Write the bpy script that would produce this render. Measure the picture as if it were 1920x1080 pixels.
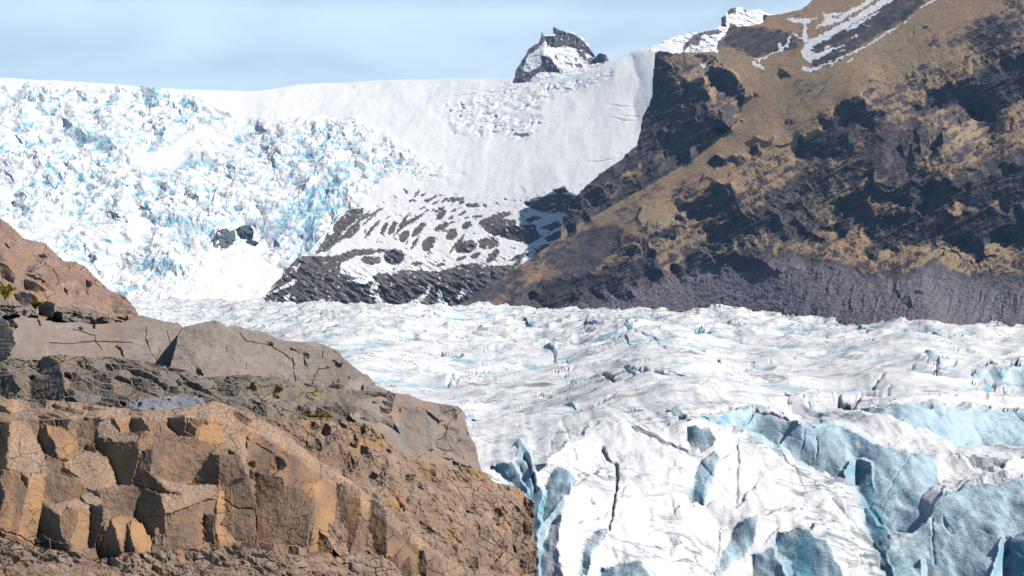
import bpy, math, numpy as np
R = math.radians
sc = bpy.context.scene
for o in list(bpy.data.objects): bpy.data.objects.remove(o)
COL = sc.collection
DBG = False

# ------------------------------------------------------------------ camera
F = 2637.0                                   # focal length in photo pixels (1920 wide)
cam_d = bpy.data.cameras.new('camera'); cam = bpy.data.objects.new('camera', cam_d); COL.objects.link(cam)
cam_d.sensor_width = 36.0; cam_d.lens = 36.0 * F / 1920.0
cam_d.clip_start = 0.5; cam_d.clip_end = 60000
cam.location = (0, 0, 0); cam.rotation_euler = (R(90), 0, 0)
sc.camera = cam

# ------------------------------------------------------------------ light
SUN_EL, SUN_AZ = 47.0, -20.0                  # azimuth measured from +X towards +Y
sd = np.array([math.cos(R(SUN_EL))*math.cos(R(SUN_AZ)), math.cos(R(SUN_EL))*math.sin(R(SUN_AZ)), math.sin(R(SUN_EL))])
sun_d = bpy.data.lights.new('sun', 'SUN'); sun = bpy.data.objects.new('sun', sun_d); COL.objects.link(sun)
sun_d.energy = 5.0; sun_d.angle = R(0.5); sun_d.color = (1.0, 0.93, 0.84)
from mathutils import Vector
sun.rotation_euler = Vector(sd).to_track_quat('Z', 'Y').to_euler()
sun.location = (600, -100, 600)

w = bpy.data.worlds.new('World'); sc.world = w; w.use_nodes = True
nt = w.node_tree; nt.nodes.clear()
wo = nt.nodes.new('ShaderNodeOutputWorld'); bg = nt.nodes.new('ShaderNodeBackground')
sky = nt.nodes.new('ShaderNodeTexSky'); sky.sky_type = 'NISHITA'; sky.sun_disc = False
sky.sun_elevation = R(SUN_EL); sky.sun_rotation = R(90 - SUN_AZ)
sky.altitude = 300; sky.air_density = 1.0; sky.dust_density = 0.0; sky.ozone_density = 6.0
bg.inputs['Strength'].default_value = 0.058
# cirrus veil brightening the low sky only, cut off above to limit fill light
tc = nt.nodes.new('ShaderNodeTexCoord'); mp = nt.nodes.new('ShaderNodeMapping'); mp.inputs['Scale'].default_value = (2.2, 2.2, 7.0)
mp.inputs['Rotation'].default_value = (0, R(14), 0)
nz = nt.nodes.new('ShaderNodeTexNoise'); nz.inputs['Scale'].default_value = 2.3; nz.inputs['Detail'].default_value = 6; nz.inputs['Distortion'].default_value = 0.6
rp = nt.nodes.new('ShaderNodeValToRGB'); rp.color_ramp.elements[0].position = 0.34; rp.color_ramp.elements[1].position = 0.62
rp.color_ramp.elements[0].color = (0.70, 0.70, 0.70, 1); rp.color_ramp.elements[1].color = (1.0, 1.0, 1.0, 1)
mx = nt.nodes.new('ShaderNodeMix'); mx.data_type = 'RGBA'; mx.inputs['B'].default_value = (11.4, 14.4, 16.9, 1)
L = nt.links.new
L(tc.outputs['Generated'], mp.inputs['Vector']); L(mp.outputs[0], nz.inputs['Vector']); L(nz.outputs['Fac'], rp.inputs['Fac'])
sp = nt.nodes.new('ShaderNodeSeparateXYZ'); L(tc.outputs['Generated'], sp.inputs[0])
hr = nt.nodes.new('ShaderNodeMapRange'); hr.inputs['From Min'].default_value = 0.19; hr.inputs['From Max'].default_value = 0.24
hr.inputs['To Min'].default_value = 1.0; hr.inputs['To Max'].default_value = 0.0; L(sp.outputs['Z'], hr.inputs['Value'])
ml = nt.nodes.new('ShaderNodeMath'); ml.operation = 'MULTIPLY'; L(rp.outputs['Color'], ml.inputs[0]); L(hr.outputs[0], ml.inputs[1]); L(ml.outputs[0], mx.inputs['Factor']); L(sky.outputs[0], mx.inputs['A']); L(mx.outputs['Result'], bg.inputs['Color']); L(bg.outputs[0], wo.inputs[0])

sc.view_settings.view_transform = 'Standard'; sc.view_settings.look = 'None'
sc.view_settings.exposure = 0.22; sc.view_settings.gamma = 1.0
sc.render.engine = 'CYCLES'
sc.cycles.use_denoising = True
sc.cycles.max_bounces = 4; sc.cycles.diffuse_bounces = 0; sc.cycles.volume_bounces = 0

# ------------------------------------------------------------------ numeric helpers
rng = np.random.RandomState(7)
_perm = np.tile(rng.permutation(256), 3).astype(np.int32)
_g = rng.normal(size=(256, 3)); _g /= np.linalg.norm(_g, axis=1)[:, None]; _g = _g.astype(np.float32)
from concurrent.futures import ThreadPoolExecutor
_pool = ThreadPoolExecutor(4)
_g0, _g1, _g2 = [np.ascontiguousarray(_g[:, i]) for i in range(3)]
_ga = rng.uniform(0, 2*np.pi, 256); _h0 = np.cos(_ga).astype(np.float32); _h1 = np.sin(_ga).astype(np.float32)
def _sm(t): return t*t*t*(t*(t*6-15)+10)
def _n3(x, y, z):
    xf = np.floor(x); yf = np.floor(y); zf = np.floor(z)
    fx, fy, fz = x-xf, y-yf, z-zf
    xi = xf.astype(np.int32) & 255; yi = yf.astype(np.int32) & 255; zi = zf.astype(np.int32) & 255
    ux, uy, uz = _sm(fx), _sm(fy), _sm(fz)
    out = 0
    for dx in (0, 1):
        wx = ux if dx else 1-ux; a = _perm[xi+dx]
        for dy in (0, 1):
            wxy = wx*(uy if dy else 1-uy); b = _perm[a+yi+dy]
            for dz in (0, 1):
                g = _perm[b+zi+dz]
                out = out + wxy*(uz if dz else 1-uz)*(_g0[g]*(fx-dx)+_g1[g]*(fy-dy)+_g2[g]*(fz-dz))
    return out*np.float32(1.5)
def _n2(x, y, sd):
    xf = np.floor(x); yf = np.floor(y); fx, fy = x-xf, y-yf
    xi = xf.astype(np.int32) & 255; yi = yf.astype(np.int32) & 255
    ux, uy = _sm(fx), _sm(fy); out = 0
    for dx in (0, 1):
        wx = ux if dx else 1-ux; a = _perm[_perm[xi+dx]+sd]
        for dy in (0, 1):
            g = _perm[a+yi+dy]
            out = out + wx*(uy if dy else 1-uy)*(_h0[g]*(fx-dx)+_h1[g]*(fy-dy))
    return out*np.float32(1.35)
def noise3(x, y, z):
    x = np.asarray(x, np.float32); y = np.asarray(y, np.float32)
    flat = np.ndim(z) == 0
    x, y = np.broadcast_arrays(x, y)
    if flat: sd = int(abs(z)*37) & 255; f = lambda i: _n2(x[i], y[i], sd)
    else: z = np.broadcast_to(np.asarray(z, np.float32), x.shape); f = lambda i: _n3(x[i], y[i], z[i])
    if x.ndim < 2 or x.size < 60000: return f(slice(None))
    n = x.shape[0]; k = max(4, x.size//60000); e = np.linspace(0, n, min(n, k)+1).astype(int)
    return np.concatenate(list(_pool.map(f, [slice(e[i], e[i+1]) for i in range(len(e)-1)])))
def fbm(x, y, z, o=5, gain=0.5, lac=2.03):
    a = 1.0; s = 0; f = 1.0
    for k in range(o):
        s = s + a*noise3(x*f+k*17.3, y*f+k*5.1, z*f-k*9.7); a *= gain; f *= lac
    return s
def ridged(x, y, z, o=5, gain=0.5, lac=2.07):
    a = 1.0; s = 0; f = 1.0; t = 0
    for k in range(o):
        n = 1-np.abs(noise3(x*f+k*11.3, y*f-k*7.7, z*f+k*3.9))*1.6
        s = s + a*n*np.abs(n); t += a; a *= gain; f *= lac
    return s/t
def h2(ix, iy, seed):
    return _perm[_perm[_perm[(ix & 255)] + (iy & 255)] + (seed & 255)]
def hf(ix, iy, seed): return (h2(ix, iy, seed) + _perm[h2(ix, iy, seed+31)]/256.0)/256.0
def cells(x, y, seed=0, jit=0.85):
    """2-D cellular pattern: id, F1, F2-F1"""
    xi = np.floor(x).astype(np.int32); yi = np.floor(y).astype(np.int32)
    b1 = np.full(x.shape, 9.0, np.float32); b2 = b1.copy(); cx = np.zeros(x.shape, np.int32); cy = cx.copy()
    for dx in (-1, 0, 1):
        for dy in (-1, 0, 1):
            px = xi+dx; py = yi+dy
            sx = px+0.5+jit*(hf(px, py, seed)-0.5); sy = py+0.5+jit*(hf(px, py, seed+77)-0.5)
            d = np.hypot(x-sx, y-sy)
            n = d < b1
            b2 = np.where(n, b1, np.minimum(b2, d)); b1 = np.where(n, d, b1)
            cx = np.where(n, px, cx); cy = np.where(n, py, cy)
    return cx, cy, b1, b2-b1
def inpoly(x, y, P):
    P = np.asarray(P, float); r = np.zeros(x.shape, bool)
    x0, y0 = P.min(0); x1, y1 = P.max(0)
    bb = (x >= x0) & (x <= x1) & (y >= y0) & (y <= y1)
    if not bb.any(): return r
    xs, ys = x[bb], y[bb]; q = np.zeros(xs.shape, bool)
    for i in range(len(P)):
        ax, ay = P[i-1]; bx, by = P[i]
        if ay == by: continue
        q ^= ((ys < ay) != (ys < by)) & (xs < (bx-ax)*(ys-ay)/(by-ay)+ax)
    r[bb] = q
    return r
def dline(x, y, P):
    """distance to a polyline and position along it (0..1)"""
    P = np.asarray(P, float); best = np.full(x.shape, 1e9, np.float32); tt = np.zeros(x.shape, np.float32)
    n = len(P)-1
    for i in range(n):
        a, b = P[i], P[i+1]; d = b-a; L2 = max((d*d).sum(), 1e-9)
        t = np.clip(((x-a[0])*d[0]+(y-a[1])*d[1])/L2, 0, 1)
        q = np.hypot(x-a[0]-t*d[0], y-a[1]-t*d[1])
        m = q < best; best = np.where(m, q, best); tt = np.where(m, (i+t)/n, tt)
    return best, tt
def blur(a, r):
    for ax in (0, 1):
        for _ in range(2):
            p = np.pad(a, [(r+1, r) if k == ax else (0, 0) for k in (0, 1)], mode='edge')
            c = np.cumsum(p, axis=ax)
            n = a.shape[ax]
            a = (np.take(c, range(2*r+1, 2*r+1+n), ax)-np.take(c, range(0, n), ax))/(2*r+1)
    return a
def rbf(C):
    """thin-plate surface through (px, py, value)"""
    C = np.asarray(C, float); p = C[:, :2]/500.0; n = len(C)
    d = np.hypot(*(p[:, None]-p[None]).transpose(2, 0, 1))
    K = np.where(d > 0, d*d*np.log(d+1e-12), 0)+np.eye(n)*1e-3
    A = np.zeros((n+3, n+3)); A[:n, :n] = K; A[:n, n] = 1; A[:n, n+1:] = p; A[n, :n] = 1; A[n+1:, :n] = p.T
    s = np.linalg.solve(A, np.r_[C[:, 2], 0, 0, 0])
    def f(x, y):
        x = x/500.0; y = y/500.0; o = s[n]+s[n+1]*x+s[n+2]*y
        for i in range(n):
            q = np.hypot(x-p[i, 0], y-p[i, 1]); o = o+s[i]*q*q*np.log(q+1e-12)
        return o
    return f
def sstep(a, b, x):
    t = np.clip((x-a)/(b-a), 0, 1); return t*t*(3-2*t)

class Field:
    """log-distance of a landform over a window of viewing directions.  Facets with real
    orientations are laid over a smooth base and integrated into one continuous surface."""
    def __init__(s, x0, x1, y0, y1, step, ctrl):
        s.x0, s.y0, s.step = x0, y0, step
        s.nx = int((x1-x0)/step)+1; s.ny = int((y1-y0)/step)+1
        s.X, s.Y = np.meshgrid(x0+np.arange(s.nx)*step, y0+np.arange(s.ny)*step)
        s.W0 = rbf([(a, b, math.log(c)) for a, b, c in ctrl])(s.X, s.Y)
        s.U = (s.X-960)/F; s.V = (540-s.Y)/F
        s.lab = np.zeros(s.X.shape, np.int32); s.nl = 1; s.ew = 0.04
        s.gx = np.zeros(s.X.shape); s.gy = np.zeros(s.X.shape); s.wt = np.zeros(s.X.shape)
        bx = np.gradient(s.W0, axis=1); by = np.gradient(s.W0, axis=0)
        s.bx, s.by = bx, by; s.gx[:] = bx; s.gy[:] = by
    def setn(s, m, n, k=1.0):
        """give region m (bool or weights) the surface normal n (tuple or array)"""
        nx, ny, nz = [np.broadcast_to(np.asarray(c, float), s.X.shape) for c in n]
        d = nx*s.U+ny+nz*s.V; ln = np.sqrt(nx*nx+ny*ny+nz*nz); d = np.minimum(d, -0.16*ln)
        tx = (-nx/d)/F*s.step; ty = (nz/d)/F*s.step
        m = m.astype(float)*k
        s.gx = s.gx*(1-m)+tx*m; s.gy = s.gy*(1-m)+ty*m
    def poly(s, P, n, k=1.0, warp=0.0, sc_=30.0):
        X, Y = s.X, s.Y
        if warp:
            X = X+warp*noise3(s.X/sc_, s.Y/sc_, 3.3)*1.5; Y = Y+warp*noise3(s.X/sc_, s.Y/sc_, 8.8)*1.5
        m = inpoly(X, Y, P); s.setn(m, n, k)
        if k >= 0.6: s.lab[m] = s.nl; s.nl += 1
    def solve(s, lam_px, its=22):
        """least squares: slopes as given, weakly tied across facet rims (so blocks can step), anchored to the base"""
        lam = (s.step/lam_px)**2
        hx = s.gx-s.bx; hy = s.gy-s.by
        wx = np.where(s.lab[:, 1:] != s.lab[:, :-1], s.ew, 1.0); wy = np.where(s.lab[1:] != s.lab[:-1], s.ew, 1.0)
        ny, nx = hx.shape
        ky = 2-2*np.cos(np.pi*np.arange(2*ny)/ny); kx = 2-2*np.cos(np.pi*np.arange(nx+1)/nx)
        wm = 0.5*(wx.mean()+wy.mean()); den = lam+wm*(ky[:, None]+kx[None])
        def pre(b):
            B = np.concatenate([b, b[:, ::-1]], 1); B = np.concatenate([B, B[::-1]], 0)
            return np.fft.irfft2(np.fft.rfft2(B)/den, s=B.shape)[:ny, :nx]
        def div(ax, ay):
            o = np.zeros((ny, nx)); o[:, :-1] -= ax; o[:, 1:] += ax; o[:-1] -= ay; o[1:] += ay; return o
        def A(v): return div(wx*np.diff(v, axis=1), wy*np.diff(v, axis=0))+lam*v
        b = div(wx*hx[:, :-1], wy*hy[:-1])
        V = pre(b); r = b-A(V); z = pre(r); p = z.copy(); rz = (r*z).sum()
        if s.ew < 1:
            for _ in range(its):
                Ap = A(p); al = rz/((p*Ap).sum()+1e-30); V += al*p; r -= al*Ap
                z = pre(r); rn = (r*z).sum(); p = z+p*(rn/(rz+1e-30)); rz = rn
        s.W = s.W0+V
        return s
    def at(s, X, Y, A=None):
        A = s.W if A is None else A
        fx = np.clip((X-s.x0)/s.step, 0, s.nx-1.001); fy = np.clip((Y-s.y0)/s.step, 0, s.ny-1.001)
        ix = fx.astype(int); iy = fy.astype(int); fx = fx-ix; fy = fy-iy
        return (A[iy, ix]*(1-fx)*(1-fy)+A[iy, ix+1]*fx*(1-fy)+A[iy+1, ix]*(1-fx)*fy+A[iy+1, ix+1]*fx*fy)
def pos(X, Y, W):
    D = np.exp(W); return (X-960)/F*D, D, (540-Y)/F*D

def make_mesh(name, P, keep, mat, attr=None, skirt=0.0, smooth=True, parent=None, kind=None, label=None, cat=None, group=None, drop=0.0):
    """P: (x,y,z) grids; keep: vertex mask; faces whose four corners are kept are built.
    skirt: the rim is carried back by this share of its distance so that the form has thickness"""
    X, Y, Z = P; ny, nx = X.shape
    fk = keep[:-1, :-1] & keep[1:, :-1] & keep[:-1, 1:] & keep[1:, 1:]
    idx = np.arange(ny*nx).reshape(ny, nx)
    q = np.stack([idx[:-1, :-1], idx[1:, :-1], idx[1:, 1:], idx[:-1, 1:]], -1)[fk]
    V = np.stack([X, Y, Z], -1).reshape(-1, 3)
    extra = None
    if skirt or drop:
        pf = np.pad(fk, 1)
        E = []
        up = fk & ~pf[:-2, 1:-1]; E.append(np.stack([idx[:-1, 1:][up], idx[:-1, :-1][up]], -1))
        dn = fk & ~pf[2:, 1:-1]; E.append(np.stack([idx[1:, :-1][dn], idx[1:, 1:][dn]], -1))
        lf = fk & ~pf[1:-1, :-2]; E.append(np.stack([idx[:-1, :-1][lf], idx[1:, :-1][lf]], -1))
        rt = fk & ~pf[1:-1, 2:]; E.append(np.stack([idx[1:, 1:][rt], idx[:-1, 1:][rt]], -1))
        E = np.concatenate(E)
        bv = np.unique(E); mp_ = np.full(len(V), -1); mp_[bv] = len(V)+np.arange(len(bv))
        B = V[bv]*(1+skirt); B[:, 2] -= drop
        q = np.concatenate([q, np.stack([E[:, 1], E[:, 0], mp_[E[:, 0]], mp_[E[:, 1]]], -1)])
        V = np.concatenate([V, B]); extra = bv
    used = np.unique(q); rm = np.full(len(V), -1, np.int64); rm[used] = np.arange(len(used))
    q = rm[q]; V = V[used]
    c = np.array([V[:, 0].mean(), V[:, 1].mean(), V[:, 2].min()])
    V = V-c
    me = bpy.data.meshes.new(name)
    me.vertices.add(len(V)); me.vertices.foreach_set('co', V.astype(np.float32).ravel())
    me.loops.add(len(q)*4); me.loops.foreach_set('vertex_index', q.astype(np.int32).ravel())
    me.polygons.add(len(q)); me.polygons.foreach_set('loop_start', np.arange(0, len(q)*4, 4, dtype=np.int32))
    me.polygons.foreach_set('loop_total', np.full(len(q), 4, np.int32))
    me.polygons.foreach_set('use_smooth', np.full(len(q), smooth, bool))
    me.update(calc_edges=True)
    if attr is not None:
        A = np.ones((ny*nx, 4), np.float32)
        for k, a in enumerate(attr): A[:, k] = np.asarray(a, np.float32).ravel()
        if extra is not None: A = np.concatenate([A, A[extra]])
        at = me.color_attributes.new('mask', 'FLOAT_COLOR', 'POINT'); at.data.foreach_set('color', A[used].ravel())
    me.materials.append(mat)
    o = bpy.data.objects.new(name, me); COL.objects.link(o); o.location = c
    if parent: o.parent = parent; o.location = Vector(c)-parent.location
    tag(o, label, cat, group, kind)
    return o
def tag(o, label=None, cat=None, group=None, kind=None):
    if label: o['label'] = label
    if cat: o['category'] = cat
    if group: o['group'] = group
    if kind: o['kind'] = kind

# ------------------------------------------------------------------ material helper
class M:
    def __init__(s, name, rough=0.9, spec=0.3):
        s.m = bpy.data.materials.new(name); s.m.use_nodes = True; s.t = s.m.node_tree
        s.b = s.t.nodes['Principled BSDF']; s.b.inputs['Roughness'].default_value = rough
        s.b.inputs['Specular IOR Level'].default_value = spec
        s.tc = s.t.nodes.new('ShaderNodeTexCoord').outputs['Object']; s.mask = None
    def n(s, t): return s.t.nodes.new(t)
    def l(s, a, b): s.t.links.new(a, b)
    def attr(s):
        if s.mask is None:
            a = s.n('ShaderNodeAttribute'); a.attribute_name = 'mask'
            c = s.n('ShaderNodeSeparateColor'); s.l(a.outputs['Color'], c.inputs[0]); s.mask = c.outputs
        return s.mask
    def vec(s, scale=(1, 1, 1), rot=(0, 0, 0)):
        m = s.n('ShaderNodeMapping'); m.inputs['Scale'].default_value = scale; m.inputs['Rotation'].default_value = rot
        s.l(s.tc, m.inputs['Vector']); return m.outputs[0]
    def noise(s, scale, detail=6, rough=0.6, vec=None, dist=0.0):
        n = s.n('ShaderNodeTexNoise'); n.inputs['Scale'].default_value = scale; n.inputs['Detail'].default_value = detail
        n.inputs['Roughness'].default_value = rough; n.inputs['Distortion'].default_value = dist
        s.l(vec if vec is not None else s.tc, n.inputs['Vector']); return n.outputs['Fac']
    def voro(s, scale, vec=None, feature='DISTANCE_TO_EDGE', out='Distance'):
        n = s.n('ShaderNodeTexVoronoi'); n.feature = feature; n.inputs['Scale'].default_value = scale
        s.l(vec if vec is not None else s.tc, n.inputs['Vector']); return n.outputs[out]
    def ramp(s, f, *st):
        r = s.n('ShaderNodeValToRGB'); e = r.color_ramp.elements
        while len(e) < len(st): e.new(0.5)
        for k, (p, c) in enumerate(st):
            e[k].position = p; c = (c, c, c) if not hasattr(c, '__len__') else c; e[k].color = (*c, 1)
        s.l(f, r.inputs['Fac']); return r.outputs['Color']
    def mix(s, f, a, b, bt='MIX'):
        m = s.n('ShaderNodeMix'); m.data_type = 'RGBA'; m.blend_type = bt
        for k, v in (('Factor', f), ('A', a), ('B', b)):
            if hasattr(v, 'links'): s.l(v, m.inputs[k])
            elif k == 'Factor': m.inputs[k].default_value = v
            else: m.inputs[k].default_value = (*v, 1)
        return m.outputs['Result']
    def math(s, op, a, b=0.0):
        m = s.n('ShaderNodeMath'); m.operation = op
        for k, v in enumerate((a, b)):
            if hasattr(v, 'links'): s.l(v, m.inputs[k])
            else: m.inputs[k].default_value = v
        return m.outputs[0]
    def bump(s, h, dist, strength=1.0):
        prev = s.b.inputs['Normal'].links[0].from_socket if s.b.inputs['Normal'].links else None
        b = s.n('ShaderNodeBump'); b.inputs['Distance'].default_value = dist; b.inputs['Strength'].default_value = strength
        s.l(h, b.inputs['Height'])
        if prev: s.l(prev, b.inputs['Normal'])
        s.l(b.outputs[0], s.b.inputs['Normal'])
    def color(s, c): s.l(c, s.b.inputs['Base Color'])

def ice_material(name, scale, bump_d, white=(0.86, 0.87, 0.88), blue=(0.22, 0.58, 0.80), dirt=(0.16, 0.14, 0.13), cracks=False):
    """mask.r = bare blue ice and painted blue shade, mask.g = grit, mask.b = deep ice and painted crevasse shade"""
    m = M(name, 0.55, 0.35); a = m.attr()
    n1 = m.noise(0.9*scale, 8, 0.65)
    c = m.mix(m.ramp(n1, (0.35, 0.0), (0.75, 0.22)), white, (0.70, 0.78, 0.84))
    nb = m.math('ADD', a[0], m.math('MULTIPLY', m.math('SUBTRACT', m.noise(2.0*scale, 6), 0.5), 0.35))
    c = m.mix(m.ramp(nb, (0.12, 0.0), (0.85, 1.0)), c, blue)
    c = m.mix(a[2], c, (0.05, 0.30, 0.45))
    g = m.math('ADD', a[1], m.math('MULTIPLY', m.math('SUBTRACT', m.noise(6.0*scale, 8, 0.75), 0.5), 0.9))
    c = m.mix(m.ramp(g, (0.42, 0.0), (0.80, 0.85)), c, dirt)
    if cracks:
        for vs, wdt in (((0.020, 0.060, 0.03), 0.017), ((0.05, 0.16, 0.08), 0.020)):
            nl = m.noise(1.0, 4, 0.55, m.vec(vs, (0, 0, R(12))), 0.6)
            ln = m.ramp(nl, (0.5-wdt, 0.0), (0.5, 1.0), (0.5+wdt, 0.0))
            br = m.ramp(m.noise(0.03, 4, 0.6), (0.46, 0.0), (0.55, 0.8))
            c = m.mix(m.math('MULTIPLY', m.math('MULTIPLY', ln, br), m.math('SUBTRACT', 1.0, a[0])), c, (0.12, 0.17, 0.21))
    m.color(c)
    m.bump(m.noise(3.0*scale, 8, 0.7), bump_d)
    return m
def rock_material(name, c1, c2, c3, scale=1.0, bump_d=0.06, stain=(0.35, 0.20, 0.09), crack=True, lichen=True, snowy=True):
    """mask.r = iron stain and painted warm light, mask.g = moss, mask.b = snow, on basalt light painted on tops"""
    m = M(name, 0.92, 0.2); a = m.attr()
    n1 = m.noise(0.45*scale, 8, 0.62); n2 = m.noise(3.2*scale, 8, 0.7); n3 = m.noise(14*scale, 5, 0.7)
    c = m.mix(m.ramp(n1, (0.36, 0.0), (0.64, 1.0)), c1, c2)
    c = m.mix(m.ramp(n2, (0.45, 0.0), (0.72, 0.8)), c, c3)
    st = m.math('ADD', a[0], m.math('MULTIPLY', m.math('SUBTRACT', n2, 0.5), 0.8))
    c = m.mix(m.ramp(st, (0.25, 0.0), (0.9, 0.9)), c, stain)
    if lichen:
        c = m.mix(m.ramp(m.noise(5.5*scale, 4, 0.8), (0.62, 0.0), (0.74, 0.35)), c, (0.40, 0.37, 0.34))
    c = m.mix(m.ramp(n3, (0.3, 0.30), (0.5, 0.0)), c, (0.07, 0.06, 0.05), 'MIX')
    gm = m.math('ADD', a[1], m.math('MULTIPLY', m.math('SUBTRACT', m.noise(4*scale, 6, 0.7), 0.5), 1.0))
    c = m.mix(m.ramp(gm, (0.45, 0.0), (0.7, 0.95)), c, m.mix(m.noise(9*scale, 4), (0.10, 0.11, 0.02), (0.42, 0.30, 0.04)))
    c = m.mix(a[2], c, (0.80, 0.81, 0.84) if snowy else (0.62, 0.50, 0.40))
    m.color(c)
    m.bump(n2, bump_d*0.6); m.bump(n3, bump_d*0.14)
    if crack:
        v = m.voro(1.6*scale, m.vec((1, 1, 0.7), (0.2, 0.3, 0.4)))
        m.bump(m.ramp(v, (0.0, 0.0), (0.05, 1.0)), bump_d*0.3, 0.5)
    return m

def fd_auto(fd, cw, chh, ang, sd, probs, jit=0.25, k=1.0, base=(0.02,-0.92,0.35), warp=0.5, region=None):
    """break the field into angular blocks, each face with its own orientation"""
    c, s = math.cos(R(ang)), math.sin(R(ang))
    X, Y = fd.X, fd.Y
    a = X*c+Y*s; b = -X*s+Y*c
    a = a+warp*cw*noise3(X/cw/1.2, Y/chh/1.2, sd+.3); b = b+warp*chh*noise3(X/cw/1.2, Y/chh/1.2, sd+5.3)
    cx, cy, f1, f2 = cells(a/cw, b/chh, sd)
    r = hf(cx, cy, sd+3); j = [hf(cx, cy, sd+q)*2-1 for q in (7, 13, 19)]
    n = [np.full(X.shape, base[i], float) for i in range(3)]
    lo = 0
    for p, nn in probs:
        m = (r >= lo) & (r < lo+p); lo += p
        for i in range(3): n[i] = np.where(m, nn[i], n[i])
    for i in range(3): n[i] = n[i]+jit*j[i]
    n[1] = np.minimum(n[1], -0.3)
    w_ = np.ones(X.shape) if region is None else inpoly(X, Y, region).astype(float)
    fd.setn(w_, n, k)
    if k >= 0.6: fd.lab = np.where(w_ > 0, fd.nl+h2(cx, cy, sd+1)+256*((cx & 63)+64*(cy & 63)), fd.lab); fd.nl += 2000000
    return f2

# ================================================================== upper glacier and icefall
UG_CTRL = [(-200,570,2950),(0,560,3000),(490,562,3080),(860,580,3150),(0,430,3300),(-200,430,3300),(0,150,4420),(-200,146,4450),(300,400,3420),(300,300,3780),
 (300,170,4400),(640,300,3780),(640,160,4320),(800,250,3800),(450,440,3330),(450,380,3520),(1230,120,3450),(1200,250,3330),(1160,310,3260),(1080,350,3200),
 (1060,420,3110),(900,350,3400),(760,350,3520),(960,150,3960),(1120,130,3640),(1270,75,3520),(1380,45,3520),(1380,200,3100),(0,300,3780)]
SKY = np.array([(-260,142),(0,146),(60,149),(130,152),(200,157),(250,160),(290,163),(340,167),(400,169),(480,171),(520,166),(560,158),(600,156),(650,155),(700,151),(760,149),(850,148),(955,147),(962,156),(1000,155),(1040,149),(1075,143),
 (1100,134),(1120,125),(1150,113),(1180,100),(1200,90),(1215,88),(1240,80),(1262,84),(1280,98),(1300,104),(1340,108),(1420,110),(1480,110)], float)
SPUR = [(486,566),(500,548),(520,530),(530,512),(560,480),(580,470),(605,440),(622,420),(640,398),(670,388),(720,375),(760,350),(840,352),(900,362),(960,372),(1010,362),(1040,345),(1100,340),(1100,400),(1085,470),(1000,530),(900,600),(860,610),(700,610),(500,600)]
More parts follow.
